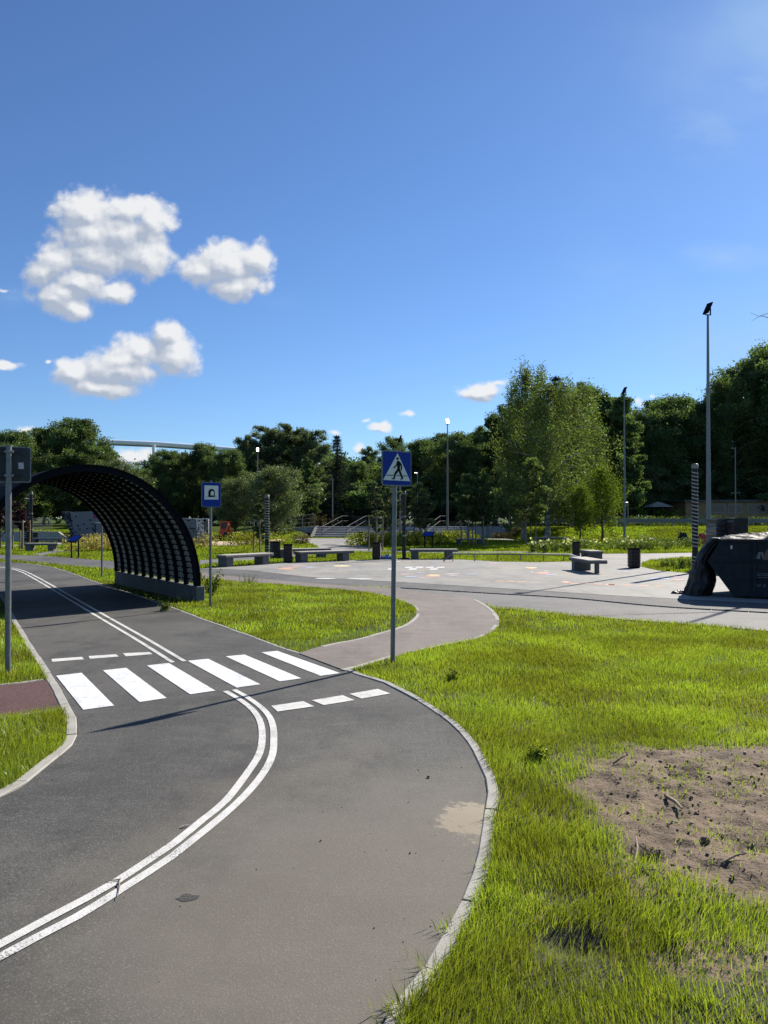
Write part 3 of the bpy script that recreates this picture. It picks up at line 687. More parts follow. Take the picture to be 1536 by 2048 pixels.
n = 26000; x = rng.uniform(.6, 5.4, n); y = rng.uniform(2.6, 6.2, n); k = rng.random(n) < soil_mask(x, y); x, y = x[k], y[k]
s = .0018 + .012 * rng.random(len(x)) ** 12; z = verge_z(x, y) + s * .4
tag(lumps('soil_clods', np.stack([x, y, z], 1), s, M['clod'], 3), 'loose dark crumbs and clods scattered over the bare soil patch', 'soil clods', kind='stuff')
n = 260; x = rng.uniform(.6, 5.4, n); y = rng.uniform(2.6, 6.2, n); k = rng.random(n) < soil_mask(x, y); x, y = x[k], y[k]
s = .004 + .014 * rng.random(len(x)) ** 4; z = verge_z(x, y) + s * .3
tag(lumps('pebbles', np.stack([x, y, z], 1), s, M['stone'], 4), 'small pale pebbles lying in the bare soil patch', 'pebbles', kind='stuff')
# grit on the asphalt
n = 1500; y = 2.2 + rng.random(n) ** 1.6 * 8; x = rng.uniform(-3.4, 1.0, n); k = inpoly(x, y, path_poly); x, y = x[k], y[k]
s = .0010 + .004 * rng.random(len(x)) ** 6
tag(lumps('grit', np.stack([x, y, .006 + s * .5], 1), s, M['clod'], 5), 'small dark grit scattered over the grey bike path', 'grit', kind='stuff')

# ------------------------------------------------------------------ grass
def blades(name, x, y, z, h, w, lean, m, az=None):
    n = len(x); az = rng.uniform(0, 2 * np.pi, n) if az is None else az
    fa = rng.uniform(0, 2 * np.pi, n); sx, sy = np.cos(fa) * w / 2, np.sin(fa) * w / 2
    lx, ly = np.cos(az) * lean * h, np.sin(az) * lean * h
    c = np.sqrt(np.maximum(0, 1 - (lean * .8) ** 2))
    V = np.empty((n, 5, 3), np.float32)
    V[:, 0] = np.stack([x - sx, y - sy, z - .004], 1); V[:, 1] = np.stack([x + sx, y + sy, z - .004], 1)
    V[:, 2] = np.stack([x + lx * .32 + sx * .8, y + ly * .32 + sy * .8, z + h * .58 * c], 1); V[:, 3] = np.stack([x + lx * .32 - sx * .8, y + ly * .32 - sy * .8, z + h * .58 * c], 1)
    V[:, 4] = np.stack([x + lx, y + ly, z + h * c], 1)
    b = np.arange(n)[:, None] * 5; L = np.concatenate([b + [0, 1, 2, 3], b + [3, 2, 4]], 1)
    sz = np.tile([4, 3], n)
    return mesh_np(name, V.reshape(-1, 3), sz, L.ravel(), m)
def frustum(n, y0, y1, margin=.5, extra=0.0):
    y = y0 + (y1 - y0) * rng.random(n); hw = y * .512 + margin; x = rng.uniform(-1, 1, n) * hw.max(); k = np.abs(x) < hw; return x[k], y[k]
ALLP = PAVED
kerb_r = [tuple(p) for p in offset(np.array(r_edge), -.05)]; kerb_l = [tuple(p) for p in offset(np.array(l_edge), .06)]
road_wide = kerb_r + kerb_l[::-1]
def on_lawn(x, y):
    k = ~inpoly(x, y, road_wide)
    up = (height(x, y) > .03) & (x > 9)
    for p in ALLP[1:]: k &= ~inpoly(x, y, p) | up
    # strips of edging and worn soil beside the reddish path
    return k
worn = GP([(598, 1306), (640, 1296), (712, 1281), (767, 1266), (800, 1256), (826, 1241), (833, 1226), (820, 1225), (800, 1232), (770, 1244), (700, 1262), (640, 1276), (590, 1280), (520, 1278)])
def lawn(name, dens, y0, y1, h0, h1, w, m, lean=(.15, .75), margin=.6, label='x'):
    hw = y1 * .512 + margin; n = int(dens * (y1 - y0) * 2 * hw); y = rng.uniform(y0, y1, n); x = rng.uniform(-hw, hw, n)
    k = (np.abs(x) < y * .512 + margin) & on_lawn(x, y); x, y = x[k], y[k]
    sm = soil_mask(x, y); tuft = fbm(x * 3, y * 3, 3, 31)
    keep = rng.random(len(x)) < np.where(sm > .02, np.maximum((1 - sm) ** 2.2 * .8, .02 + .30 * (tuft > .62) * (1 - .6 * sm)), .42 + .9 * sstep((tuft - .25) / .3))
    hole = ((x - hx) / .13) ** 2 + ((y - hy) / .09) ** 2; keep &= (hole > 1) | (rng.random(len(x)) < .15)
    sp2 = G(1500, 1960); keep &= (((x - sp2[0]) / .28) ** 2 + ((y - sp2[1]) / .16) ** 2 > 1) | (rng.random(len(x)) < .35)
    keep &= ~inpoly(x, y, worn) | (rng.random(len(x)) < .22)
    keep &= ~inpoly(x, y, [(-3.48, 14.2), (-6.48, 18.32), (-9.7, 15.96), (-6.7, 11.84)]) | (rng.random(len(x)) < .08)
    x, y, sm, tuft = x[keep], y[keep], sm[keep], tuft[keep]; n = len(x)
    h = (h0 + (h1 - h0) * rng.random(n) ** 1.3) * (.65 + .8 * fbm(x * 1.3, y * 1.3, 3, 41)) * (1 - .45 * sm)
    z = np.where(y < 7.3, verge_z(x, y), 0) ; z = np.where(y > 40, height(x, y), z)
    le = rng.uniform(*lean, n)
    az = fbm(x * .9, y * .9, 2, 77) * 12 + rng.normal(0, 1.1, n)
    o = blades(name, x, y, z, h, w * rng.uniform(.7, 1.3, n), le, m, az); return tag(o, label, 'grass', kind='stuff')
lawn('grass', 17000, 1.55, 3.8, .025, .082, .0028, M['grass'], label='tall green grass blades nearest the viewer on the right verge', margin=.8)
lawn('grass', 11000, 3.8, 6.2, .025, .072, .0036, M['grass'], label='grass verge around the bare soil and along the kerb', margin=.9)
lawn('grass', 4600, 6.2, 10.5, .025, .066, .0056, M['grass'], label='short green lawn beside the crossing', margin=1.2)
lawn('grass', 1600, 10.5, 19, .03, .072, .010, M['grass'], label='sunlit lawn strip between the red path and the tunnel', margin=1.0)
lawn('grass', 260, 19, 36, .04, .10, .028, M['grassfar'], label='grass strips around the plaza edge', margin=2)
lawn('grass', 110, 36, 62, .05, .13, .065, M['grassfar'], label='far lawns and grassy bank below the guardrail', margin=3)
lawn('grass', 170, 48.8, 56, .06, .13, .07, M['grassfar'], label='grass of the sloping bank below the guardrail', margin=3)
# long overhanging tufts at the kerb, and seed stalks
def tuft(name, cx, cy, n, h, sp, m, label, lean=(.3, 1.0), w=.004):
    x = cx + rng.normal(0, sp, n); y = cy + rng.normal(0, sp, n); z = np.maximum(verge_z(x, y), 0)
    az = np.arctan2(y - cy, x - cx) + rng.normal(0, .5, n)
    return tag(blades(name, x, y, z, h * rng.uniform(.5, 1.1, n), np.full(n, w), rng.uniform(*lean, n), m, az), label, 'grass tuft')
for (px, py, n_, h_, lb) in [(815, 2035, 150, .10, 'tall grass tuft leaning over the kerb at the bottom edge'), (905, 1862, 30, .07, 'thin grass tuft growing through the kerb joint'),
                             (868, 1945, 45, .08, 'sparse grass tuft on the kerb above the bottom tuft'), (1000, 1640, 60, .09, 'grass tuft hanging over the kerb beside the sand patch'),
                             (985, 1745, 50, .09, 'grass tuft hanging over the kerb below the sand patch'), (1345, 1880, 60, .12, 'tall seeding grass tuft below the bare soil'),
                             (1080, 1500, 90, .12, 'broad leaved weed tuft left of the bare soil')]:
    tuft('grass_tuft', *G(px, py), n_, h_, .035, M['grass'], lb)
for (px, py, h_, lb) in [(365, 1206, .22, 'tall grass tuft at the near end of the tunnel wall'), (545, 1262, .22, 'dark weedy stalks standing in the lawn behind the crossing'), (500, 1168, .3, 'tall thin weeds at the lawn edge by the far road')]:
    tuft('grass_tuft', *G(px, py), 60, h_, .09, M['herb'], lb, (.1, .7), .008)
# ------------------------------------------------------------------ trees
def leaf_quads(C, size, r, aspect=.55, up=.25):
    """one folded diamond leaf per centre"""
    n = len(C); a = r.normal(size=(n, 3)); a[:, 2] -= .35; a /= np.linalg.norm(a, axis=1)[:, None]
    b = np.cross(a, r.normal(size=(n, 3)) + [0, 0, up]); b /= np.linalg.norm(b, axis=1)[:, None]
    s = (size * r.uniform(.6, 1.35, n))[:, None]
    V = np.stack([C - a * s, C + b * s * aspect, C + a * s, C - b * s * aspect], 1)
    return V.reshape(-1, 3)
def leaf_obj(name, V, m, parent):
    n = len(V) // 4
    return mesh_np(name, V, np.full(n, 4), np.arange(n * 4), m, parent)
def make_tree(name, kind, H, Rw, seed, m, bark, crown0=.22, per=150, ncl=190, leaf=.11, trunk_r=.16, lean=0.0, lobes=5):
    r = np.random.default_rng(seed); root = empty(name)
    T = MB(); top = np.array([lean, 0, H * .93])
    path = [np.array([lean * (t ** 1.5) + .12 * math.sin(t * 7 + seed) * t, .12 * math.cos(t * 6 + seed) * t, H * .93 * t]) for t in np.linspace(0, 1, 9)]
    T.tube(path, [trunk_r * (1.25 if i == 0 else 1 - .85 * i / 8) for i in range(9)], 8)
    at = lambda t: np.array([np.interp(t, np.linspace(0, 1, 9), [p[k] for p in path]) for k in range(3)])
    C = []; S = []
    if kind == 'spruce':
        nl = 26
        for i in range(nl):
            t = crown0 + (1 - crown0) * (i / nl) ** .9; L = Rw * (1 - (t - crown0) / (1 - crown0)) ** .85 + .12; nb = 9 if i < 18 else 6
            for k in range(nb):
                a = r.uniform(0, 6.283); l = L * r.uniform(.72, 1.15); p = at(t); e = p + [math.cos(a) * l, math.sin(a) * l, -l * .28 + (.15 if t > .8 else 0)]
                T.tube([p, (p + e) / 2 + [0, 0, .06 * l], e], [.035, .02, .008], 4, caps=False)
                for q in np.linspace(.12, 1, max(3, int(l / .28))):
                    C.append(p + (e - p) * q + [0, 0, .1 * l * math.sin(q * 3.14)]); S.append((.17, .17, .10))
        C = np.array(C); S = np.array(S); cnt = np.full(len(C), max(8, per * ncl // max(1, len(C))))
    else:
        nl = max(16, ncl // 6); sect = [r.uniform(.6, 1.2) for _ in range(8)]
        def env(t):
            if kind == 'birch': return (math.sin(math.pi * (.14 + .78 * t)) ** .7) * (1 - .10 * t)
            if kind == 'column': return math.sin(math.pi * (.12 + .80 * t)) ** .6
            if kind == 'poplar': return (1 - t) ** .6 * (.35 + .65 * min(1, t * 4))
            if kind == 'bush': return math.sin(math.pi * (.2 + .76 * t)) ** .6
            return math.sin(math.pi * (.17 + .76 * t)) ** .7
        for li in range(nl):
            t = (li + r.random()) / nl; a = li * 2.4 + r.uniform(-.5, .5)
            rad = max(.25, Rw * env(t) * sect[int((a % 6.283) / 6.283 * 8) % 8] * r.uniform(.72, 1.12))
            ts = crown0 + (1.0 - crown0) * t; rise = rad * (.75 if kind != 'column' else 1.1) * (1 - .25 * t); st = max(crown0 * .6, min(.93, ts - rise / H * .9))
            p0 = at(st); e = np.array([p0[0] + math.cos(a) * rad, p0[1] + math.sin(a) * rad, min(H * 1.01, p0[2] + rise)])
            if kind == 'birch': e[2] -= .12 * rad
            mid = (p0 + e) / 2 + [0, 0, .16 * rad]; rr = trunk_r * (1 - st) * .55 + .015
            T.tube([p0, mid, e], [rr, rr * .6, rr * .18], 5, caps=False)
            for q in (.34, .5, .63, .76, .88, 1.0):
                if r.random() < .10: continue
                c = (1 - q) ** 2 * p0 + 2 * q * (1 - q) * (2 * mid - (p0 + e) / 2) + q * q * e
                sp = rad * .16 * (1.3 - .3 * q); c = c + r.normal(0, 1, 3) * [sp, sp, sp * .6]
                sc = Rw * r.uniform(.055, .135); C.append(c)
                S.append((sc * .75, sc * .75, sc * 1.9) if kind == 'birch' else (sc, sc, sc * .55))
        for q in range(5): C.append(at(.93 + .015 * q)); S.append((Rw * .05,) * 3)
        C = np.array(C); S = np.array(S); w_ = S[:, 0] / S[:, 0].mean(); cnt = np.maximum(45, (per * ncl / len(C) * w_ ** 1.6 * r.uniform(.7, 1.3, len(C)))).astype(int)
    idx = np.repeat(np.arange(len(C)), cnt)
    P = C[idx] + np.clip(r.normal(size=(len(idx), 3)), -1.9, 1.9) * S[idx]
    if kind == 'birch':  # hanging strands
        P[:, 2] -= np.abs(r.normal(size=len(idx))) * S[idx, 2] * .8
    T.build('trunk', bark, root)
    leaf_obj('crown', leaf_quads(P, leaf, r, .5 if kind != 'spruce' else .16), m, root)
    return root
K = {}
K['a'] = make_tree('deciduous_tree', 'broad', 12, 4.6, 1, M['leaf'], M['bark'], .16, 230, 250, .105, .2)
K['b'] = make_tree('deciduous_tree', 'broad', 13, 4.0, 2, M['leaf'], M['bark'], .12, 230, 250, .105, .2, lobes=7)
K['c'] = make_tree('deciduous_tree', 'column', 12.5, 3.1, 3, M['leafb'], M['bark'], .12, 220, 240, .10, .18)
K['d'] = make_tree('deciduous_tree', 'broad', 8.5, 4.3, 4, M['leafb'], M['bark'], .2, 150, 210, .10, .17, lobes=8)
K['e'] = make_tree('birch_tree', 'birch', 12.5, 2.7, 5, M['birch'], M['birchbark'], .27, 115, 230, .07, .17, lean=.3)
K['f'] = make_tree('spruce_tree', 'spruce', 13, 3.0, 6, M['spruce'], M['bark'], .05, 150, 220, .13, .2)
K['g'] = make_tree('willow_tree', 'birch', 6.2, 2.6, 8, M['lime'], M['bark'], .38, 75, 130, .075, .10)
K['h'] = make_tree('poplar_tree', 'poplar', 12, 2.4, 9, M['leaf'], M['bark'], .10, 150, 220, .11, .18)
K['w'] = make_tree('understorey_shrub', 'bush', 4.2, 3.4, 10, M['leaf'], M['bark'], .02, 150, 130, .13, .1)
used = {}
HREF = dict(a=12, b=13, c=12.5, d=8.5, e=12.5, f=13, g=6.2, h=12, w=4.2)
def place(k, px, top, Y, wide=1.0, label=None, group=None, rz=None, cat='tree', zb=None):
    x = X_at(px, Y); zb = float(height(x, Y)) if zb is None else zb; h = Z_at(top, Y) - zb
    o = K[k] if k not in used else copy_tree(K[k]); used[k] = 1
    s = h / HREF[k]; o.location = (x, Y, zb); o.scale = (s * wide, s * wide, s); o.rotation_euler = (0, 0, random.uniform(0, 6.28) if rz is None else rz)
    o['label'] = label; o['category'] = cat; o['group'] = group or 'trees of the wood behind the park'
    return o
L = place
# left wood
L('a', -60, 850, 66, 1.0, 'broad dark tree cut off by the left edge, behind the sign back')
L('a', 22, 852, 72, .8, 'leafy tree showing just above the back of the left sign')
L('b', 88, 846, 76, .8, 'green tree between the left sign and the tallest crown over the tunnel')
L('b', 152, 826, 70, 1.05, 'tallest rounded crown rising straight above the tunnel roof')
L('a', 205, 884, 74, .6, 'lower tree shoulder where the white stadium beam begins')
L('d', 235, 918, 64, .8, 'low tree under the left end of the stadium beam')
L('d', 272, 934, 76, .8, 'low bush-like tree below the gap with the stadium column')
L('a', 330, 893, 70, .8, 'tree just right of the white stadium column')
L('c', 372, 896, 74, .9, 'slim tree directly behind the tunnel sign on its left')
L('a', 412, 880, 72, .75, 'rounded tree touching the stadium beam above the tunnel sign')
L('a', 455, 892, 70, .75, 'tree at the right end of the visible stadium beam')
L('d', 545, 930, 58, 1.0, 'grey green spreading tree with dark trunk behind the striped post', zb=.2)
L('d', 470, 955, 60, .9, 'low grey green tree behind the orange excavator')
L('c', 492, 862, 84, .7, 'thin topped tree left of the row of tall narrow crowns')
L('c', 535, 842, 86, .85, 'first of the tall narrow crowns above the bright floodlight')
L('c', 580, 838, 88, .9, 'highest of the tall narrow crowns in the middle wood')
L('c', 622, 850, 86, .9, 'tall narrow crown left of the dark spruce')
L('h', 615, 905, 66, 1.0, 'dark pointed tree in front of the tall narrow crowns')
L('f', 674, 856, 72, 1.0, 'dark pointed spruce with drooping boughs in the middle of the wood')
L('a', 712, 918, 80, .7, 'light green tree right of the spruce')
L('c', 738, 886, 96, .7, 'airy distant tree between the spruce and the crossing sign')
L('b', 790, 866, 88, .75, 'tree directly behind the crossing sign')
L('a', 838, 872, 76, .85, 'rounded tree just right of the crossing sign')
L('b', 880, 858, 80, .8, 'tree behind the bright yellow floodlight mast')
L('a', 925, 856, 74, .9, 'dark tree right of the bright yellow floodlight mast')
L('b', 965, 846, 82, .8, 'tree stepping up towards the birches from the left')
L('h', 990, 812, 76, 1.2, 'dark tree at the left flank of the birches')
L('b', 1020, 800, 78, .7, 'dark tree immediately behind the left birch')
L('e', 1048, 712, 53, .95, 'tall slender weeping birch with a narrow top, leftmost of the birches', 'birches on the lawn')
L('e', 1050, 840, 51, 1.1, 'lower weeping birch between the slender one and the broad one', 'birches on the lawn')
L('e', 1095, 742, 48, 1.2, 'broad full weeping birch with dark double trunk on the lawn', 'birches on the lawn')
L('e', 1144, 752, 55, 1.15, 'right hand birch of the group, hanging foliage to the grass', 'birches on the lawn')
L('f', 1112, 728, 74, .9, 'dark conifer top poking up behind the birches')
L('g', 1205, 925, 50, 1.0, 'pale green low willow in front of the slim mast')
L('g', 1160, 965, 47, .8, 'small bright drooping tree left of the slim mast')
L('b', 1178, 756, 76, .8, 'dark tree behind the right birch')
L('h', 1212, 768, 74, 1.2, 'pointed dark tree left of the slim mast')
L('h', 1246, 768, 70, .95, 'narrow pointed tree exactly behind the slim mast')
L('a', 1290, 842, 84, .7, 'lower tree in the dip right of the slim mast')
L('b', 1318, 792, 90, .85, 'rounded tree left of the tallest mast')
L('a', 1362, 780, 86, .95, 'broad dark tree behind the pavilion, left of the tallest mast')
L('b', 1408, 796, 88, .8, 'dark tree directly behind the tallest mast')
L('e', 1455, 744, 87, 1.1, 'feathery tree right of the tallest mast')
L('b', 1500, 702, 89, .95, 'tall tree in the upper right of the wood')
L('a', 1580, 668, 88, .9, 'very tall tree cut by the right edge of the picture')
L('b', 1680, 700, 86, 1.0, 'tree beyond the right edge of the wood')
L('d', 1255, 915, 82, 1.2, 'spreading tree with visible trunk above the parasol')
L('a', -190, 860, 70, 1.0, 'tree beyond the left edge of the wood')
# understorey that closes the wood
lbs = ['behind the left retaining wall', 'left of the black lamp posts', 'behind the dark climbing wall', 'above the shelter roof', 'behind the tunnel arch', 'right of the tunnel arch', 'behind the white car', 'below the spruce', 'left of the crossing sign post', 'behind the stairs, left half', 'behind the middle of the stairs', 'behind the right half of the stairs', 'left of the birch trunks', 'behind the birch trunks', 'behind the soil heap', 'behind the parasol', 'left of the ochre building', 'above the ochre building', 'right of the ochre building']
for i, lb in enumerate(lbs):
    px = -40 + i * 92; Y = 70 + (i * 37 % 11)
    if 1180 < px < 1560: Y += 12
    L('w', px, 955 + (i * 53 % 28), Y, 1.15, 'dark undergrowth bush ' + lb, 'bushes under the trees', cat='bush')
# the deep wood behind, reads as one mass
def woodland():
    r = np.random.default_rng(50); C = []
    for i in range(2600):
        px = r.uniform(-500, 2050); Y = r.uniform(92, 108)
        topy = np.interp(px, [-500, 0, 160, 230, 270, 310, 460, 600, 690, 730, 960, 1060, 1250, 1290, 1420, 1536, 2050], [870, 868, 850, 940, 955, 915, 905, 865, 915, 925, 880, 790, 805, 845, 815, 750, 730])
        zt = Z_at(topy, Y) * r.uniform(.86, .96); C.append((X_at(px, Y), Y, PLAT + (zt - PLAT) * r.random() ** .6))
    C = np.array(C); idx = np.repeat(np.arange(len(C)), 60); P = C[idx] + r.normal(size=(len(idx), 3)) * [1.0, 1.0, .5]
    o = leaf_obj('woodland', leaf_quads(P, .26, r, .6), M['leaf'], None); tag(o, 'deep dark wood closing the view behind the nearer trees', 'woodland', kind='stuff')
woodland()

# young staked trees
def sapling(px, py, H, Rw, crown0, m, seed, label, ns=3, stake=1.1, dens=1.0, sp=.38, frame=True):
    x, y = G(px, py); z = float(height(x, y)); root = make_tree('young_tree', 'column', H, Rw, seed, m, M['bark'], crown0, int(70 * dens), 60, .065, .03, lobes=3)
    root.location = (x, y, z); tag(root, label, 'tree', 'young staked trees')
    st = empty('tree_stakes', (x, y, z), 0, 'wooden stakes around the ' + label, 'tree support', 'tree support stakes')
    for k in range(ns):
        a = k * 6.283 / ns + .6; b = MB().tube([(sp * math.cos(a), sp * math.sin(a), 0), (sp * math.cos(a), sp * math.sin(a), stake)], .035, 7); b.build('stake', M['wood'], st)
    for k in range(ns):
        a = k * 6.283 / ns + .6; c = (k + 1) * 6.283 / ns + .6
        MB().box(((sp * (math.cos(a) + math.cos(c)) / 2), sp * (math.sin(a) + math.sin(c)) / 2, stake - .08), (sp * (1.75 if ns == 3 else 1.45), .02, .07), rz=math.atan2(math.sin(c) - math.sin(a), math.cos(c) - math.cos(a))).build('crossbar', M['wood'], st)
sapling(521, 1105, 2.4, .35, .3, M['leafb'], 60, 'nearly bare sapling on the lawn right of the tunnel sign', 3, 1.55, .25)
sapling(752, 1102, 3.6, .35, .3, M['leafb'], 61, 'bare sapling right behind the bin left of the crossing sign', 3, 1.7, .08)
sapling(840, 1089, 3.9, .95, .30, M['leafb'], 62, 'leafy young tree just right of the crossing sign post', 3, 1.6, 1.3)
sapling(779, 1090, 3.6, .9, .30, M['leafb'], 67, 'young tree half hidden by the crossing sign post', 3, 1.5, 1.0)
sapling(935, 1093, 4.3, .95, .34, M['leaf'], 63, 'dark young tree left of the pair right of the floodlight mast', 3, 1.7, 1.3)
sapling(964, 1093, 4.2, .9, .36, M['leaf'], 64, 'dark young tree right of the pair right of the floodlight mast', 3, 1.7, 1.2)
sapling(1062, 1093, 5.2, 1.2, .30, M['birch'], 65, 'young birch with dense stakes left of the big birch trunk', 4, 1.8, 1.6)
sapling(2, 1097, 4.2, 1.1, .25, M['purple'], 66, 'purple leaved young tree at the left edge', 3, 1.5, 1.6)
sapling(43, 1101, 2.2, .3, .5, M['purple'], 68, 'small bare young tree left of the low bench at left', 4, 1.5, .2)

# ------------------------------------------------------------------ planting beds
def bed(px0, py0, px1, py1, depth, h, dens, m, label, leaf=.035, flower=None, name='shrub_bed', seed=0, cone=False):
    """a strip of low planting whose front edge runs between two ground pixels"""
    r = np.random.default_rng(100 + seed); a = np.array(G(px0, py0)); b = np.array(G(px1, py1)); d = b - a; Lh = np.linalg.norm(d); nrm = np.array([-d[1], d[0]]) / Lh
    if nrm[1] < 0: nrm = -nrm
    npl = max(4, int(dens * Lh * depth)); t = r.random(npl); u = r.random(npl); B = a + d * t[:, None] + nrm * (u * depth)[:, None]
    z0 = height(B[:, 0], B[:, 1]); hh = h * r.uniform(.6, 1.15, npl); per = 55; idx = np.repeat(np.arange(npl), per)
    f = r.random(len(idx)); ang = r.uniform(0, 6.283, len(idx)); rad = h * .32 * (.25 + f) * r.random(len(idx)) ** .5
    P = np.stack([B[idx, 0] + np.cos(ang) * rad, B[idx, 1] + np.sin(ang) * rad, z0[idx] + hh[idx] * f], 1)
    V = leaf_quads(P, leaf * (1 + B[:, 1].mean() / 60), r, .4); o = leaf_obj(name, V, m, None); tag(o, label, 'planting', kind='stuff')
    if flower is not None:
        k = r.random(len(P)) < .09; Q = P[k] + [0, 0, h * .15]; Q = Q[f[k] > .6]; leaf_obj('blossom', leaf_quads(Q, leaf * (1.2 + B[:, 1].mean() / 60), r, .7), flower, o)
    return o
bed(122, 1104, 243, 1104, 3.4, .75, 9, M['tanshrub'], 'yellow and cream flowering shrubs seen through the tunnel', seed=1)
bed(378, 1098, 416, 1098, 2.0, .8, 9, M['tanshrub'], 'yellowish shrubs right of the tunnel below the pale climbing block', seed=2)
bed(490, 1093, 585, 1091, 3.5, .75, 6, M['shrub'], 'yellow green shrubs around the foot of the striped post', seed=3)
bed(585, 1091, 612, 1091, 2.5, .6, 7, M['heath'], 'brownish low shrub clump right of the striped post', seed=4)
bed(705, 1090, 800, 1094, 5.0, .7, 6, M['shrub'], 'yellow green shrubs behind the crossing sign post', seed=5)
bed(800, 1096, 910, 1092, 5.0, .75, 6, M['shrub'], 'bright shrubs behind the blue information board', seed=6)
bed(910, 1085, 965, 1082, 4.0, .7, 5, M['shrub'], 'far yellow green shrubs left of the staked pair', seed=7)
bed(1055, 1106, 1145, 1107, 3.2, .5, 7, M['herb'], 'flowering perennials left of the bin beside the two benches', flower=M['flower'], seed=8)
bed(1150, 1102, 1345, 1102, 4.2, .55, 5, M['herb'], 'long bed of pale flowering perennials behind the ribbed bin', flower=M['flower'], seed=9)
bed(1345, 1098, 1420, 1096, 4.0, .5, 5, M['herb'], 'low green perennials behind the skip', seed=10)
bed(1300, 1134, 1420, 1143, 1.8, .28, 16, M['herb'], 'low herbs on the grass island beside the striped post', seed=11, leaf=.025)
bed(975, 1078, 1040, 1079, 4.0, .5, 5, M['heath'], 'brown low shrubs on the bank right of the stairs', seed=12)
bed(1025, 1070, 1060, 1072, 3.0, .5, 5, M['shrub'], 'yellow low shrubs on the bank right of the stairs', seed=13)
bed(560, 1073, 640, 1074, 3.0, .9, 4, M['heath'], 'brown shrubs below the ramp railing', seed=14)
bed(590, 1068, 660, 1070, 2.5, .8, 3, M['shrub'], 'yellow shrubs on the slope below the ramp', seed=15)
bed(500, 1075, 560, 1076, 3.0, 1.0, 4, M['leafb'], 'grey green shrubs left of the ramp', seed=16)
def hedge(px0, px1, Y, h, m, label, seed, dens=3, depth=2.5, leaf=.05, zb=None):
    r = np.random.default_rng(200 + seed); x0, x1 = X_at(px0, Y), X_at(px1, Y); npl = int((x1 - x0) * depth * dens); bx = r.uniform(x0, x1, npl); by = Y + r.uniform(0, depth, npl)
    idx = np.repeat(np.arange(npl), 60); f = r.random(len(idx)); P = np.stack([bx[idx] + r.normal(0, .22, len(idx)), by[idx] + r.normal(0, .22, len(idx)), PLAT + h * f * r.uniform(.7, 1.1, npl)[idx]], 1)
    tag(leaf_obj('hedge', leaf_quads(P, leaf, r, .45), m, None), label, 'hedge', kind='stuff')
hedge(1232, 1400, 58, .85, M['herb'], 'tall pale meadow plants behind the guardrail', 1, leaf=.07)
hedge(1160, 1230, 57, .3, M['shrub'], 'low yellow growth behind the guardrail', 2)
hedge(1395, 1560, 62, .9, M['leaf'], 'dark hedge in front of the ochre building', 3, leaf=.08)
hedge(1270, 1385, 72, 1.7, M['lime'], 'sunlit hedge under the parasol', 4, 2, leaf=.09)
# lit bush beside the tunnel wall and weeds
def bush(px, py, h, m, label, seed, leaf=.03):
    r = np.random.default_rng(300 + seed); x, y = G(px, py); root = empty('bush', (x, y, 0), 0, label, 'bush'); b = MB(); P = []
    for k in range(16):
        a = r.uniform(0, 6.28); l = h * r.uniform(.5, 1); e = np.array([math.cos(a) * l * .5, math.sin(a) * l * .5, l]); b.tube([(0, 0, 0), tuple(e * .5 + [0, 0, .04]), tuple(e)], [.006, .004, .002], 4, caps=False)
        for q in r.uniform(.3, 1, 22): P.append(e * q + r.normal(0, .03, 3))
    b.build('stem', M['stick'], root); leaf_obj('foliage', leaf_quads(np.array(P), leaf, r, .6), m, root)
bush(424, 1196, .55, M['lime'], 'small bright green bush between the tunnel wall and the tunnel sign', 1)
bush(1075, 1520, .10, M['grass'], 'bright leafy weed in the lawn left of the bare soil', 2, .014)
bush(330, 1222, .14, M['herb'], 'weed in the shade at the near end of the tunnel wall', 3, .02)
bush(905, 1362, .09, M['grass'], 'dark weed clump in the lawn right of the crossing sign post', 5, .014)
# ------------------------------------------------------------------ tunnel
TA = np.array([-3.48, 14.2]); TB = np.array([-6.48, 18.32]); ax = (TB - TA); TL = float(np.linalg.norm(ax)); ax /= TL
pv = np.array([ax[1], -ax[0]]) * -1        # from the right wall towards the left wall
tun = empty('tunnel', (TA[0], TA[1], 0), math.atan2(ax[1], ax[0]), 'short black ribbed arched tunnel over the bike path on concrete side walls', 'tunnel')
# local frame: x along the tunnel, y towards the left wall
WD, RISE, WH = 4.0, 2.2, .31
def arc(r_in, t):  # r_in = inset from the outer skin
    a, b = WD / 2 - r_in, RISE - r_in
    return (WD / 2 - a * math.cos(t), WH + b * math.sin(t))
for s in (0, 1):
    b = MB(); y = s * WD; b.box((TL / 2, y, WH / 2 - .1), (TL + .06, .17, WH + .2), bev=.012); b.build('side_wall', M['conc_dark'], tun)
NA = 44
b = MB(); vs = []; fs = []
t0 = .022
for i in range(NA + 1):
    t = t0 + (math.pi - 2 * t0) * i / NA
    for r_ in (0.0, .02):
        y, z = arc(r_, t); vs += [(-.02, y, z + .018), (TL + .02, y, z + .018)]
for i in range(NA):
    k = i * 4; fs += [(k, k + 1, k + 5, k + 4), (k + 2, k + 6, k + 7, k + 3), (k, k + 4, k + 6, k + 2), (k + 1, k + 3, k + 7, k + 5)]
fs += [(0, 2, 3, 1), (NA * 4, NA * 4 + 1, NA * 4 + 3, NA * 4 + 2)]
b.add(vs, fs, 0); b.build('shell', M['blackmetal'], tun)
NR = 11
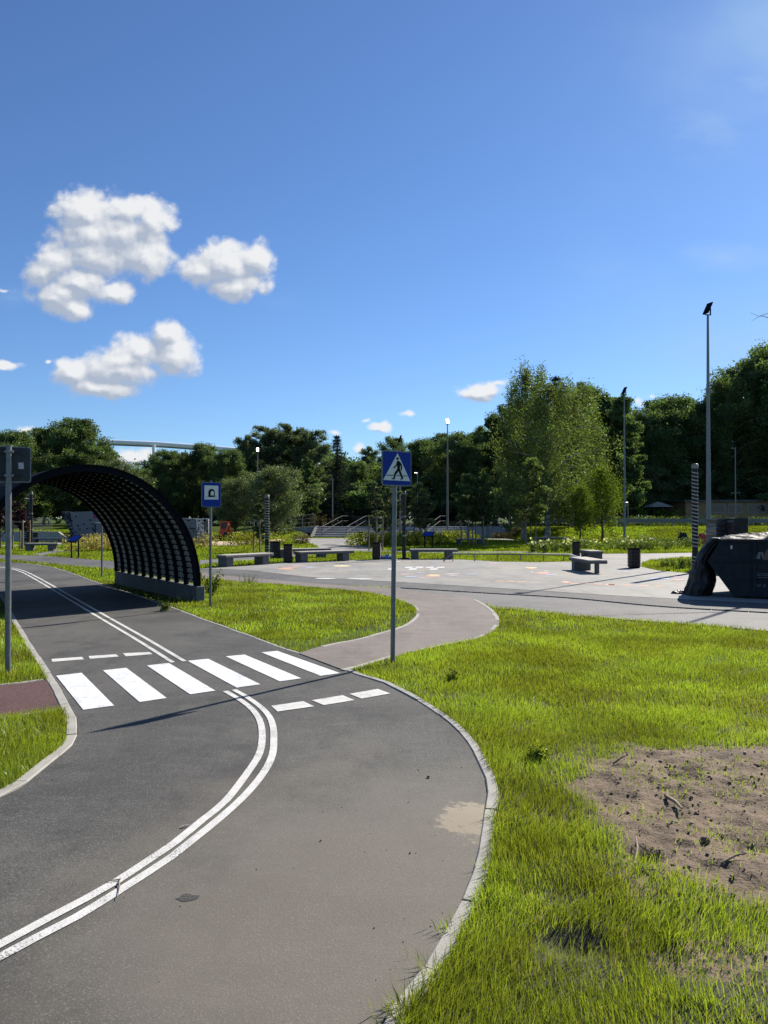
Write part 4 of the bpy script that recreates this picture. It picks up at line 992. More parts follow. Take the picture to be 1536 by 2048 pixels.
for k in range(NR):
    x = .04 + (TL - .08) * k / (NR - 1); dpt = .105 if k in (0, NR - 1) else .10; b = MB(); vs = []; fs = []
    for i in range(61):
        t = math.pi * i / 60
        for r_, dx in ((.022 if k not in (0, NR - 1) else -.022, -.032), (.022 if k not in (0, NR - 1) else -.022, .032), (dpt, .032), (dpt, -.032)):
            y, z = arc(r_, t); vs.append((x + dx, y, z))
    for i in range(60):
        for j in range(4): q = i * 4; fs.append((q + j, q + (j + 1) % 4, q + 4 + (j + 1) % 4, q + 4 + j))
    fs += [(3, 2, 1, 0), (240, 241, 242, 243)]
    b.add(vs, fs); b.build('rib', M['blackmetal'], tun)
# lining boards between the ribs with dark gaps, and a row of bolts per bay
bl = MB(); bb = MB(); NB = 60
for k in range(NR - 1):
    xa = .04 + (TL - .08) * k / (NR - 1); xb = .04 + (TL - .08) * (k + 1) / (NR - 1)
    for i in range(NB):
        ta = math.pi * (i + (.10 if 0 < i < NB - 1 else .42)) / NB; tb = math.pi * (i + .84) / NB
        p = [arc(.028, ta), arc(.028, tb), arc(.044, tb), arc(.044, ta)]
        vs = [(xa + .04, *q) for q in p] + [(xb - .04, *q) for q in p]
        bl.add(vs, [(0, 1, 2, 3), (7, 6, 5, 4), (0, 4, 5, 1), (1, 5, 6, 2), (2, 6, 7, 3), (3, 7, 4, 0)])
        # dark purlin under each joint
        tc_ = math.pi * (i + .97) / NB; y, z = arc(.06, tc_)
        bb.add([], [])
        y2, z2 = arc(.075, tc_); n_ = Vector((0, y2 - y, z2 - z)).normalized(); c = Vector((xa + (xb - xa) * .42, y2, z2))
        bb.lathe([(.014, 0), (.014, .012), (.009, .016), (0, .016)], 6, (0, 0, 0)); m_ = n_.to_track_quat('Z', 'Y').to_matrix(); q0 = len(bb.v) - 24
        bb.v[q0:] = [tuple(m_ @ Vector(v) + c) for v in bb.v[q0:]]
bl.build('lining_board', M['lining'], tun)
bp_ = MB()
for k in range(NR - 1):
    xa = .04 + (TL - .08) * k / (NR - 1); xb = .04 + (TL - .08) * (k + 1) / (NR - 1)
    for i in range(NB):
        tc_ = math.pi * (i + .97) / NB; y, z = arc(.062, tc_)
        bp_.box(((xa + xb) / 2, y, z), ((xb - xa) - .08, .014, .014), bev=0)
tag(bp_.build('purlin', M['blackmetal'], tun), kind='stuff')
tag(bb.build('bolt', M['bolt'], tun), kind='stuff')

# ------------------------------------------------------------------ traffic signs
def rrect(w, h, r, n=5):
    P = []
    for cx, cy, a0 in ((w / 2 - r, h / 2 - r, 0), (-w / 2 + r, h / 2 - r, 90), (-w / 2 + r, -h / 2 + r, 180), (w / 2 - r, -h / 2 + r, 270)):
        for k in range(n + 1): a = R(a0 + 90 * k / n); P.append((cx + r * math.cos(a), cy + r * math.sin(a)))
    return P
def sign_base(name, px, py, ztop, r, label, lean=0.0, yaw=0.0, cat='road sign'):
    x, y = G(px, py); root = empty(name, (x, y, 0), yaw, label, cat)
    b = MB(); b.tube([(0, 0, -.1), (lean, 0, ztop)], r, 14); b.tube([(lean, 0, ztop), (lean, 0, ztop + .012)], r * 1.08, 14, 0); b.build('post', M['galv'], root)
    return root
YAW = R(36)
def plate(root, cx, cz, w, h, yoff, front=-1):
    """sign plate in the local xz plane, face towards front*y"""
    b = MB(); b.prism(rrect(w, h, .028), yoff - .006, yoff + .006, 0, 'xz', (cx, 0, cz)); pl = b.build('sign_plate', M['galv_dull'], root); return pl
def face(parent, name, poly, y, m, cx, cz, th=.0012):
    b = MB(); b.prism(poly, y - th, y, 0, 'xz', (cx, 0, cz)); return b.build(name, m, parent)
# 1 pedestrian crossing
s1 = sign_base('pedestrian_crossing_sign', 785, 1326, 2.345, .026, 'blue pedestrian crossing sign with walking figure in a white triangle, on a steel post', lean=.035, yaw=YAW)
cx, cz = .030, Z_at(937, 8.27); w, h = .405, .385; pl = plate(s1, cx, cz, w, h, -.036)
Yf = -.0425
face(pl, 'blue_field', rrect(w - .022, h - .022, .02), Yf, M['blue'], cx, cz)
sc = lambda pts: [((x - 672) / 765 * w, -((y - (x - 672) * .045) - 717) / 875 * h) for x, y in pts]
face(pl, 'white_triangle', sc([(685, 335), (1020, 1040), (315, 1000)]), Yf - .0013, M['signwhite'], cx, cz)
def disc(cx_, cy_, r_, n=16): return [(cx_ + r_ * math.cos(6.283 * i / n), cy_ + r_ * math.sin(6.283 * i / n)) for i in range(n)]
fig = empty('walking_figure'); fig.parent = pl
bpf = MB(); yy = Yf - .0026
for poly in [disc(680, 470, 33), [(672, 525), (705, 520), (745, 550), (775, 590), (750, 650), (745, 745), (700, 770), (672, 740), (675, 650), (650, 660), (655, 590)],
             [(665, 555), (690, 570), (665, 650), (590, 722), (568, 700), (640, 630)], [(720, 540), (760, 570), (800, 635), (795, 755), (775, 772), (765, 745), (765, 650), (740, 610)],
             [(672, 735), (712, 765), (690, 810), (640, 870), (612, 960), (600, 995), (525, 975), (520, 962), (575, 955), (590, 860), (630, 790)],
             [(700, 760), (745, 735), (770, 810), (835, 965), (775, 1003), (745, 998), (785, 960), (735, 860)]]:
    bpf.prism(sc(poly), yy - .0012, yy, 0, 'xz', (cx, 0, cz)); yy -= .0004
bpd = bpf.build('walking_figure', M['black'], pl); bpy.data.objects.remove(fig)
for q in ([(392, 870), (575, 879), (575, 900), (392, 890)], [(655, 885), (735, 889), (735, 908), (655, 904)], [(828, 893), (945, 900), (945, 920), (828, 912)]):
    bb_ = MB(); bb_.prism(sc(q), Yf - .0037, Yf - .0026, 0, 'xz', (cx, 0, cz)); bb_.build('crossing_line', M['black'], pl)
for zz in (.11, -.11):
    MB().box((cx, -.012, cz + zz), (.07, .05, .022), bev=.003).build('clamp', M['galv_dull'], s1)
# 2 tunnel sign
s2 = sign_base('tunnel_sign', 421, 1215, Z_at(963, 13.4), .024, 'blue tunnel sign with black arch pictogram, on a thin steel post beside the tunnel', yaw=YAW)
w, h = .37, .445; cx, cz = .0, Z_at(989.5, 13.4); pl = plate(s2, cx, cz, w, h, -.034); Yf = -.0405
face(pl, 'blue_field', rrect(w - .02, h - .02, .02), Yf, M['blue'], cx, cz)
sc2 = lambda pts: [((x - 695) / 890 * w, -((y - (x - 695) * .03) - 650) / 1100 * h) for x, y in pts]
face(pl, 'white_panel', sc2([(375, 235), (1010, 255), (1010, 870), (375, 855)]), Yf - .0013, M['signwhite'], cx, cz)
arch = lambda x0, x1, yb, ys: [(x0, yb)] + [((x0 + x1) / 2 - (x1 - x0) / 2 * math.cos(a), ys - (x1 - x0) / 2 * math.sin(a)) for a in np.linspace(0, math.pi, 14)] + [(x1, yb)]
b = MB()
ro = arch(500, 890, 742, 540); ri = arch(522, 868, 742, 540)
b.add([], [])
n_ = len(ro)
for i in range(n_ - 1): b.prism(sc2([ro[i], ro[i + 1], ri[i + 1], ri[i]]), Yf - .0024, Yf - .0014, 0, 'xz', (cx, 0, cz))
b.prism(sc2([(415, 738), (975, 752), (975, 766), (415, 752)]), Yf - .0028, Yf - .0016, 0, 'xz', (cx, 0, cz))
b.prism(sc2(arch(550, 850, 742, 545)), Yf - .0026, Yf - .0014, 0, 'xz', (cx, 0, cz)); b.build('arch_pictogram', M['black'], pl)
face(pl, 'arch_opening', sc2(arch(657, 808, 680, 560)), Yf - .0031, M['signwhite'], cx, cz)
# 3 sign seen from behind
x3, y3 = G(17, 1348)
s3 = sign_base('sign_seen_from_behind', 17, 1348, Z_at(893, y3), .029, 'dark back of a square road sign with a small sticker, at the left edge', yaw=R(27))
w, h = .43, .372; cz = Z_at(928, y3); cx = -.005; pl = plate(s3, cx, cz, w, h, .045)
MB().prism(rrect(w - .02, h - .02, .024), .0385, .0388, 0, 'xz', (cx, 0, cz)).build('back_face', M['signback'], pl)
MB().prism(rrect(w - .02, h - .02, .024), .0514, .0526, 0, 'xz', (cx, 0, cz)).build('blue_field', M['blue'], pl)
for zz in (.125, -.118):
    b = MB().box((cx, .031, cz + zz), (.33, .014, .032), bev=.003)
    rl = b.build('mounting_rail', M['signback'], pl); b = MB()
    for q in (-.145, -.12, .075, .1, .125): b.lathe([(.007, 0), (.007, .002), (0, .002)], 8, (0, 0, 0)); k = len(b.v) - 24; b.v[k:] = [(cx + q + v[0], .0235 - v[2], cz + zz + v[1]) for v in b.v[k:]]
    b.build('bolt_hole', M['black'], rl)
    MB().box((.0, .0, cz + zz), (.085, .068, .024), bev=.004).build('clamp', M['galv_dull'], s3)
MB().box((.115, .0365, cz - .012), (.05, .002, .066), rot=Matrix.Rotation(R(-5), 3, 'Y')).build('sticker', M['signwhite'] if False else mat('sticker_paper', (.38, .39, .42), .6, 60, .2), pl)
# 4 sign behind the tunnel
s4 = sign_base('end_of_zone_sign', 204, 1153, Z_at(1012, 20.7), .025, 'blue sign with red diagonal bar standing behind the tunnel', yaw=R(20))
w, h = .40, .46; cz = Z_at(1020, 20.7); pl = plate(s4, -.03, cz, w, h, -.034); Yf = -.0405
face(pl, 'blue_field', rrect(w - .02, h - .02, .02), Yf, M['blue'], -.03, cz)
face(pl, 'white_panel', [(-.13, -.10), (.13, -.10), (.13, .17), (-.13, .17)], Yf - .0013, M['signwhite'], -.03, cz)
face(pl, 'red_bar', [(-.19, -.17), (-.13, -.21), (.19, .17), (.13, .21)], Yf - .0026, M['signred'], -.03, cz)
pl_b = MB().prism([(-.06, -.06), (.06, -.06), (.06, .06), (0, .11), (-.06, .06)], Yf - .0024, Yf - .0013, 0, 'xz', (-.03, 0, cz)); pl_b.build('house_pictogram', M['black'], pl)

# ------------------------------------------------------------------ benches
def bench(x, y, ang, L, label, z=0.0, D=.5, H=.40, thin=False):
    root = empty('bench', (x, y, z), ang, label, 'bench', 'low concrete benches')
    for c in (.2, L - .35 if L > 1.2 else L - .2):
        tl = thin and c < .3; MB().box((.12 if tl else c, D / 2, (H - .11) / 2), (.10 if tl else .28, .12 if tl else D - .04, H - .11), bev=.012).build('leg', M['benchconc'], root)
    MB().box((L / 2, D / 2, H - .075), (L, D, .07), bev=.012).build('seat', M['benchconc'], root)
    b = MB(); n = 3
    for k in range(n): b.box((L / 2 - .05 * 0, D * (k + .5) / n, H - .02), (L - .02, D / n - .014, .036), bev=.006)
    b.build('seat_top', M['benchwood'], root)
    return root
bench(-5.11, 24.25, R(51), 2.1, 'bench nearest the tunnel sign, with sunlit top, left of the two bins')
bench(-2.99, 26.7, R(35), 2.3, 'long bench between the middle bin and the bin by the sapling')
bench(-4.1, 29.0, R(24), 2.2, 'bench half hidden behind the pair of bins')
bench(1.0, 28.9, R(1), 1.86, 'bench just right of the crossing sign, beside the black post')
bench(6.38, 21.4, R(93), 1.9, 'bench seen end on at the plaza edge, casting a shadow', D=.55, thin=True)
bench(8.02, 27.4, R(95), 1.1, 'bench seen end on behind the one with the shadow', D=.5)
bench(4.2, 43.5, R(2), 1.75, 'dark bench under the pair of staked young trees')
bench(9.4, 47.0, R(0), 2.3, 'distant dark bench right of the birch trunk')
bench(-17.2, 35.8, R(3), 1.6, 'bench at far left beside the path seen under the tunnel arch')
bench(-1.2, 50.0, R(0), .95, 'tiny distant bench right of the farthest bin')
bench(-21.5, 45.5, R(0), 2.2, 'long low bench by the left retaining wall')
bench(-6.8, 63.2, R(0), 1.3, 'tiny distant bench left of the stairs')

# ------------------------------------------------------------------ bins
def make_bin(slat=True):
    root = empty('litter_bin'); w, H = .30, .62; b = MB()
    n = 12
    for k in range(n):
        s = w * (.84 + .16 * k / n) if False else w; b.box((0, 0, .05 + (H - .08) * (k + .5) / n), (s, s, (H - .08) / n - .012), bev=.006)
    b.build('slatted_casing', M['binwood'], root)
    MB().box((0, 0, H / 2 + .005), (w - .035, w - .035, H - .04)).build('liner', M['blackmetal'], root)
    b = MB()
    for sx, sy, dx, dy in ((0, 1, w + .02, .03), (0, -1, w + .02, .03), (1, 0, .03, w - .04), (-1, 0, .03, w - .04)): b.box((sx * (w / 2 - .005), sy * (w / 2 - .005), H - .005), (dx, dy, .03), bev=.004)
    b.build('rim', M['blackmetal'], root); MB().box((0, 0, .02), (w - .06, w - .06, .04)).build('base', M['blackmetal'], root)
    return root
bins = [(1271, 1137, 1.02, 'ribbed black bin standing on the plaza right of the end-on bench'), (1154, 1114, 1.0, 'dark bin beside the rear end-on bench'), (575, 1126, 1.06, 'middle bin, in front between two benches'),
        (549, 1119, 1.1, 'bin just left of and behind the middle bin, by the striped post'), (753, 1120, 1.06, 'brown bin with a bare sapling rising behind it, left of the crossing sign'), (721, 1085, 1.1, 'farthest small bin in front of the stairs'), (66, 1088, 1.1, 'small dark bin beside the black lamp posts at far left')]
proto = make_bin()
for i, (px, py, s, lb) in enumerate(bins):
    o = proto if i == 0 else copy_tree(proto); x, y = G(px, py); o.location = (x, y + .15, 0); o.scale = (s, s, s); o.rotation_euler = (0, 0, R((8, -10, 5, 30, -4, 3, 0)[i])); tag(o, lb, 'litter bin', 'slatted litter bins')

# ------------------------------------------------------------------ wrapped posts
def wrapped_post(px, py, H, r, label, turns=17, tape=True, m='plastic', sagbase=True, arms=False):
    x, y = G(px, py); root = empty('wrapped_post', (x, y, 0), random.uniform(0, 6), label, 'post', 'posts wrapped in black film')
    pr = [(r * random.uniform(.93, 1.05), H * k / 28) for k in range(29)]; b = MB(); b.lathe([(0, 0)] + pr + [(r * .8, H + .01), (0, H + .01)], 14); b.build('film_wrapping', M[m], root)
    if tape:
        b = MB(); n = turns * 18; vs = []; fs = []; hw = H * .92 / turns * .12
        for k in range(n + 1):
            a = -6.283 * k / 18; z = .12 + (H - .3) * k / n + .012 * math.sin(a + .5); rr = r * 1.075
            vs += [(rr * math.cos(a), rr * math.sin(a), z - hw), (rr * math.cos(a), rr * math.sin(a), z + hw)]
        for k in range(n):
            if .78 * 0 <= k and not (n * .14 < k < n * .21): fs.append((2 * k, 2 * k + 1, 2 * k + 3, 2 * k + 2))
        b.add(vs, fs, 0, True); b.build('white_tape', M['conc'] if False else mat('white_tape', (.34, .335, .31), .5, 20, .2), root)
        MB().lathe([(r * 1.09, H - .13), (r * 1.09, H - .01), (r * .3, H + .015), (0, H + .015)], 14).build('top_collar', M['tan'], root)
    else:
        for z in (H - .1, H * .62, H * .34): MB().lathe([(r * 1.1, z), (r * 1.12, z + .05), (r * 1.1, z + .06)], 14).build('tape_band', M['galv_dull'], root)
    if sagbase:
        b = MB()
        for k in range(9):
            a = k * .7; b.box((r * 1.5 * math.cos(a), r * 1.5 * math.sin(a), .03), (random.uniform(.1, .28), random.uniform(.06, .14), random.uniform(.04, .09)), rz=a, bev=.02)
        b.build('film_tail', M['plastic'], root)
    if arms:
        MB().box((0, 0, H + .03), (.62, .12, .035), bev=.01).build('lamp_head', M['galv_dull'], root)
    return root
wrapped_post(1390, 1146, 3.17, .088, 'tall black post with white spiral tape by the skip', 27)
wrapped_post(534, 1108, 2.63, .095, 'black post with white spiral tape near the middle bench', 21)
wrapped_post(52, 1096, 1.9, .08, 'short spiral taped post among the black lamp posts at far left', 15)
wrapped_post(808, 1119, 2.62, .075, 'plain black wrapped post right of the crossing sign post', tape=False)
wrapped_post(62, 1099, 2.9, .085, 'tallest black wrapped lamp post at far left, with flat head', tape=False, arms=True)
wrapped_post(57, 1096, 2.6, .08, 'black wrapped lamp post behind the tallest one at far left', tape=False, arms=True)

# ------------------------------------------------------------------ masts and lamps
def mast(px, py, H, rb, head, label, ang=0.0, glow=None, z=None, hs=1.0):
    x, y = G(px, py) if z is None else (X_at(px, z), z); zb = float(height(x, y)); root = empty('floodlight_mast', (x, y, zb), 0, label, 'floodlight mast', 'tall floodlight masts')
    MB().tube([(0, 0, 0), (0, 0, H * .32), (0, 0, H)], [rb, rb * .86, rb * .42], 12).build('pole', M['galv_dull'], root)
    MB().box((0, 0, .015), (rb * 3.4, rb * 3.4, .03), bev=.004).build('base_plate', M['galv_dull'], root)
    hd = empty('floodlight', (0, 0, H), ang); hd.parent = root
    b = MB(); s = hs
    b.box((0, 0, .03 * s), (.34 * s, .045, .03 * s)); b.box((-.155 * s, 0, .13 * s), (.03 * s, .045, .2 * s)); b.box((.155 * s, 0, .20 * s), (.03 * s, .045, .34 * s)); b.build('bracket', M['blackmetal'], hd)
    rot = Matrix.Rotation(R(-head), 3, 'Y')
    MB().box((.0, 0, .34 * s), (.62 * s, .36 * s, .06 * s), rot=rot, bev=.01).build('housing', M['blackmetal'] if not glow else M['galv_dull'], hd)
    if glow:
        c = rot @ Vector((0, 0, -.045 * s)); MB().box((c.x, c.y, .34 * s + c.z), (.52 * s, .28 * s, .02 * s), rot=rot).build('lens', M[glow], hd)
    return root
mast(1417, 1130, Z_at(630, 25.53), .085, 62, 'nearest and tallest steel mast at right, with a tilted dark floodlight', ang=R(20), hs=.72)
mast(1249, 1092, Z_at(790, 42.9), .075, 62, 'slim mast in front of the pointed trees right of the birches', ang=R(20), hs=.75)
mast(895, 1079, Z_at(850, 55.8), .085, 115, 'mast with a bright golden floodlight right of the crossing sign', ang=R(-80), glow='lamp', hs=.8)
mast(800, 1079, Z_at(884, 55.8), .08, 70, 'mast partly hidden behind the crossing sign', ang=R(20), hs=.8)
mast(515, 1076, Z_at(908, 60), .075, 115, 'mast with a bright white floodlight above the grey green tree', ang=R(-80), glow='lampwhite', hs=.6)
def street_lamp(px, topy, Y, label, r=.045, arm=.3, glow=False, cross=None, base=None):
    x = X_at(px, Y); zb = float(height(x, Y)); H = Z_at(topy, Y) - zb; root = empty('street_lamp', (x, Y, zb), 0, label, 'street lamp', 'thin street lamps behind the lawns')
    MB().tube([(0, 0, 0), (0, 0, H)], [r * 1.3, r * .8], 8).build('pole', M['galv_dull'], root)
    b = MB(); b.box((-arm / 2, 0, H + .02), (arm + .1, .12, .06), bev=.015); b.build('lamp_head', M['galv_dull'], root)
    if glow: MB().box((-arm / 2, 0, H - .022), (arm * .8, .1, .02)).build('lens', M['lampwhite'], root)
    if cross: MB().box((0, 0, cross - zb), (.75, .05, .05), bev=.01).build('crossarm', M['galv_dull'], root)
for a in [(665, 958, 66, 'thin street lamp standing before the dark spruce'), (835, 945, 68, 'thin street lamp right of the crossing sign'), (1019, 990, 66, 'thin lamp pole left of the young birch'),
          (565, 1012, 70, 'short lamp pole behind the striped post'), (1057, 1000, 70, 'dim lamp pole behind the birch trunks')]: street_lamp(a[0], a[1], a[2], a[3], glow=(a[0] in (835,)))
street_lamp(1471, 897, 58, 'thin street lamp before the ochre building, with a crossarm', cross=Z_at(986, 58))
street_lamp(1256, 1004, 60, 'short street lamp with a brightly shining head beside the slim mast', glow=True)
street_lamp(425, 1018, 70, 'short lamp pole right of the tunnel sign')

# ------------------------------------------------------------------ information boards
def board(px, py, H, w, yaw, label, m='blue', leg='blackmetal'):
    x, y = G(px, py); root = empty('information_board', (x, y, 0), yaw, label, 'information board')
    for s in (-1, 1): MB().box((s * w * .38, 0, H / 2 - .03), (.045, .045, H - .06), bev=.004).build('leg', M[leg], root)
    rot = Matrix.Rotation(R(38), 3, 'X'); MB().box((0, 0, H), (w, .42, .03), rot=rot, bev=.004).build('panel', M['blackmetal'], root)
    c = rot @ Vector((0, 0, .0165)); MB().box((0, c.y, H + c.z), (w - .06, .36, .004), rot=rot).build('printed_face', M[m], root)
board(150, 1116.5, .78, .62, R(-34), 'slanted blue information board on two legs beside the far road, seen under the tunnel')
board(857, 1098, .78, .62, R(-34), 'slanted blue information board on two legs among the yellow shrubs', m='blue')
board(820, 1080, .85, .7, R(-20), 'pale slanted board on two legs in front of the stairs', m='conc')

# ------------------------------------------------------------------ grind rail, blue bag
gr = empty('grind_rail', (*G(1014, 1123), 0), R(2), 'long low steel grind rail at the plaza edge', 'grind rail')
xw = 1.9; MB().tube([(-2.35, 0, .02), (-xw - .15, 0, .28), (xw + .35, 0, .24)], .022, 8).build('rail', M['galv'], gr)
for q in (-2.0, -1.2, -.35, .5, 1.35, 2.1): MB().tube([(q, 0, .26), (q, 0, .0)], .018, 6).build('leg', M['galv'], gr)
MB().tube([(2.35, -.05, .24), (3.05, -.5, .02)], .03, 8).build('end_bar', M['white'], gr)
def crumple(name, rx, ry, h, m, seed, parent=None, n=26):
    r = np.random.default_rng(seed); vs = []; fs = []
    for i in range(n + 1):
        for j in range(n + 1):
            u, v = i / n * 2 - 1, j / n * 2 - 1; q = max(0, 1 - max(abs(u), abs(v)) ** 2.5)
            a = fbm(np.array([u * 2.3 + seed]), np.array([v * 2.3]), 4, seed)[0]; rd = abs(fbm(np.array([u * 4 + 9]), np.array([v * 4 + seed]), 3, seed + 5)[0] - .5) * 2
            vs.append((u * rx * (1 + .15 * (a - .5)), v * ry, h * q ** .6 * (.35 + a * .9 - .45 * rd)))
    for i in range(n):
        for j in range(n): k = i * (n + 1) + j; fs.append((k, k + n + 1, k + n + 2, k + 1))
    b = MB(); b.add(vs, fs, 0, False); return b.build(name, m, parent)
o = crumple('crumpled_bag', .33, .2, .2, M['bluebag'], 3); o.location = (*G(771, 1119), .012); tag(o, 'crumpled blue bag lying on the plaza edge between the bin and the crossing sign', 'bag')
o = crumple('sack', .3, .25, .9, M['plastic'], 5); o.location = (*G(1366, 1092), 0); tag(o, 'dark filled sack standing on the grass left of the tall striped post', 'sack')
o = crumple('sack', .22, .2, .55, M['tan'], 7); o.location = (*G(1378, 1093), 0); tag(o, 'small pale sack beside the dark filled sack', 'sack')
o = crumple('tarpaulin', .5, .3, .75, M['redcloth'], 8); o.location = (X_at(1409, 44), 44, .1); tag(o, 'dull red tarpaulin heap between the striped post and the tallest mast', 'tarpaulin')

# ------------------------------------------------------------------ skip with plastic
SX0, SY0 = G(1466, 1197); sk = empty('skip_container', (SX0, SY0, 0), R(-26), 'dark dirty steel waste skip with sloping ends at the right edge', 'skip')
prof = [(0, .05), (2.6, .05), (3.07, .73), (2.83, 1.17), (-.22, 1.17), (-.47, .73)]; DW = 1.7; th = .03
b = MB(); n = len(prof)
b.prism(prof, 0, th, 0, 'xz'); b.prism(prof, DW - th, DW, 0, 'xz')
for i, j in ((0, 1), (1, 2), (2, 3), (4, 5), (5, 0)):
    p, q = prof[i], prof[j]; d = Vector((q[0] - p[0], 0, q[1] - p[1])); nn = Vector((d.z, 0, -d.x)).normalized() * th
    vs = [(p[0], th, p[1]), (q[0], th, q[1]), (q[0], DW - th, q[1]), (p[0], DW - th, p[1])]; vs2 = [(v[0] - nn.x, v[1], v[2] - nn.z) for v in vs]
    b.add(vs + vs2, [(0, 1, 2, 3), (7, 6, 5, 4), (0, 4, 5, 1), (1, 5, 6, 2), (2, 6, 7, 3), (3, 7, 4, 0)])
b.build('body', M['skip'], sk)
b = MB(); b.box((1.3, -.02, 1.15), (3.0, .05, .06), bev=.006); b.box((1.3, DW + .02, 1.15), (3.0, .05, .06), bev=.006); b.box((-.24, DW / 2, 1.15), (.05, DW - .02, .06)); b.build('top_rim', M['skip'], sk)
b = MB(); b.box((1.3, -.012, .735), (3.5, .024, .03), bev=.004)
for q in (.38, 2.2): b.box((q, -.025, .44), (.07, .05, .56), bev=.006); b.box((q, -.025, .94), (.07, .05, .36), bev=.006)
b.build('stiffening_rib', M['skip'], sk)
b = MB(); b.tube([(-.03, -.01, 1.0), (-.03, -.03, 1.0)], .018, 8); b.box((-.03, -.015, 1.02), (.035, .012, .07), bev=.003); b.build('small_plate', M['bolt'], sk)
MB().tube([(.72, -.01, .93), (.72, -.13, .93)], .05, 12).build('lifting_pin', M['skip'], sk)
def text(s, size, loc, rot, m, parent, name, ext=.002):
    c = bpy.data.curves.new(name, 'FONT'); c.body = s; c.size = size; c.extrude = ext; o = bpy.data.objects.new(name, c); col.objects.link(o)
    dg = bpy.context.evaluated_depsgraph_get(); me = bpy.data.meshes.new_from_object(o.evaluated_get(dg)); bpy.data.objects.remove(o)
    me.materials.clear(); me.materials.append(m); o = bpy.data.objects.new(name, me); col.objects.link(o); o.parent = parent; o.location = loc; o.rotation_euler = rot; return o
mk = mat('faded_lettering', (.16, .17, .18), .6, 30, .3)
text('GOOEKO', .085, (.40, -.004, .465), (R(90), 0, 0), mk, sk, 'lettering'); text('tel. 6', .085, (.40, -.004, .255), (R(90), 0, 0), mk, sk, 'lettering')
MB().box((.65, -.003, .435), (.5, .004, .007)).build('lettering_line', mk, sk)
mq = mat('faded_emblem', (.18, .175, .16), .6, 14, .35); mo = mat('faded_orange_emblem', (.14, .08, .035), .6, 14, .35)
b = MB(); b.prism([(.40, .80), (.45, .93), (.485, .93), (.48, .80)], -.005, -.002, 0, 'xz'); b.prism([(.487, .93), (.53, .93), (.56, .78), (.52, .80)], -.005, -.002, 0, 'xz'); b.build('emblem', mq, sk)
MB().prism([(.54, .84), (.59, .98), (.65, 1.0), (.63, .80), (.58, .77)], -.005, -.002, 0, 'xz').build('emblem', mo, sk)
# draped plastic: a crumpled column hanging from the end of the skip
def drape():
    rows = [(1.185, -.42, -.10), (1.10, -.52, -.20), (.98, -.62, -.30), (.86, -.69, -.38), (.73, -.74, -.44), (.6, -.79, -.40), (.47, -.83, -.35), (.33, -.86, -.32), (.2, -.90, -.34), (.1, -.93, -.38), (.0, -.95, -.42)]
    vs = []; fs = []; nu = 64; rows2 = []
    zz = np.linspace(1.185, .01, 46); Z = [r_[0] for r_ in rows][::-1]
    for z in zz: rows2.append((z, np.interp(z, Z, [r_[1] for r_ in rows][::-1]), np.interp(z, Z, [r_[2] for r_ in rows][::-1])))
    for i, (z, a, c_) in enumerate(rows2):
        for k in range(nu):
            t = 6.283 * k / nu; f = abs(fbm(np.array([k * .42]), np.array([z * 1.3]), 3, 4)[0] - .5) * 3; g = fbm(np.array([k * .22 + 5]), np.array([z * 5]), 3, 8)[0] - .5
            sc_ = 1.02 - .25 * f + .16 * g; x = (a + c_) / 2 + (c_ - a) / 2 * math.cos(t) * sc_; y = .50 + (.42 + .1 * (1 - z)) * math.sin(t) * sc_
            vs.append((x, y, z + .04 * g))
    # seamless fold pattern near k=0 is hidden at the back
    for i in range(len(rows2) - 1):
        for k in range(nu): fs.append((i * nu + k, i * nu + (k + 1) % nu, (i + 1) * nu + (k + 1) % nu, (i + 1) * nu + k))
    fs.append(tuple(range(nu))[::-1])
    b = MB(); b.add(vs, fs, 0, True); root = empty('plastic_sheet', (SX0, SY0, 0), R(-26), 'black plastic sheet hanging crumpled from the skip end down to the ground', 'plastic sheet')
    b.build('hanging_folds', M['plastic'], root)
    o = crumple('top_folds', 1.45, .8, .19, mat('matt_black_plastic', (.010, .010, .011), .6, 8, .3, .3, 22, spec=.2), 12, root, 60); o.location = (1.15, .85, 1.14)
    o = crumple('tail', .22, .2, .10, M['plastic'], 15, root); o.location = (-.98, .55, .008)
    o = crumple('shoulder', .30, .6, .20, M['plastic'], 18, root, 30); o.location = (-.02, .75, 1.06)
drape()
def wrapped_stack(px, Y, w, d, h, label, m, seed):
    x = X_at(px, Y); r = random.Random(seed); b = MB(); n = 34; vs = []; fs = []; P = rrect(w, d, .05, 4); k = len(P)
    for i in range(n + 1):
        z = h * i / n; s = 1 + .02 * math.sin(i * 1.9) + r.uniform(-.018, .018)
        for q, p in enumerate(P): vs.append((p[0] * s + r.uniform(-.012, .012), p[1] * s + r.uniform(-.012, .012), z + r.uniform(-.01, .01)))
    for i in range(n):
        for q in range(k): fs.append((i * k + q, i * k + (q + 1) % k, (i + 1) * k + (q + 1) % k, (i + 1) * k + q))
    fs.append(tuple(range(n * k, n * k + k)))
    b.add(vs, fs, 0, False); root = empty('wrapped_pallet_stack', (x, Y, 0), R(-4), label, 'pallet stack'); b.build('film_wrapping', m, root)
    b = MB()
    for q in (-w * .4, 0, w * .4): b.box((q, 0, .05), (.09, d * .96, .1))
    b.build('pallet', M['wood'], root)
wrapped_stack(1443, 23.5, .62, .9, 1.56, 'matt black wrapped pallet stack right of the tallest mast', M['plastic_wrap'], 1)
wrapped_stack(1474, 22.6, .40, .7, 1.60, 'glossy film wrapped pallet stack behind the skip', M['plastic'], 2)

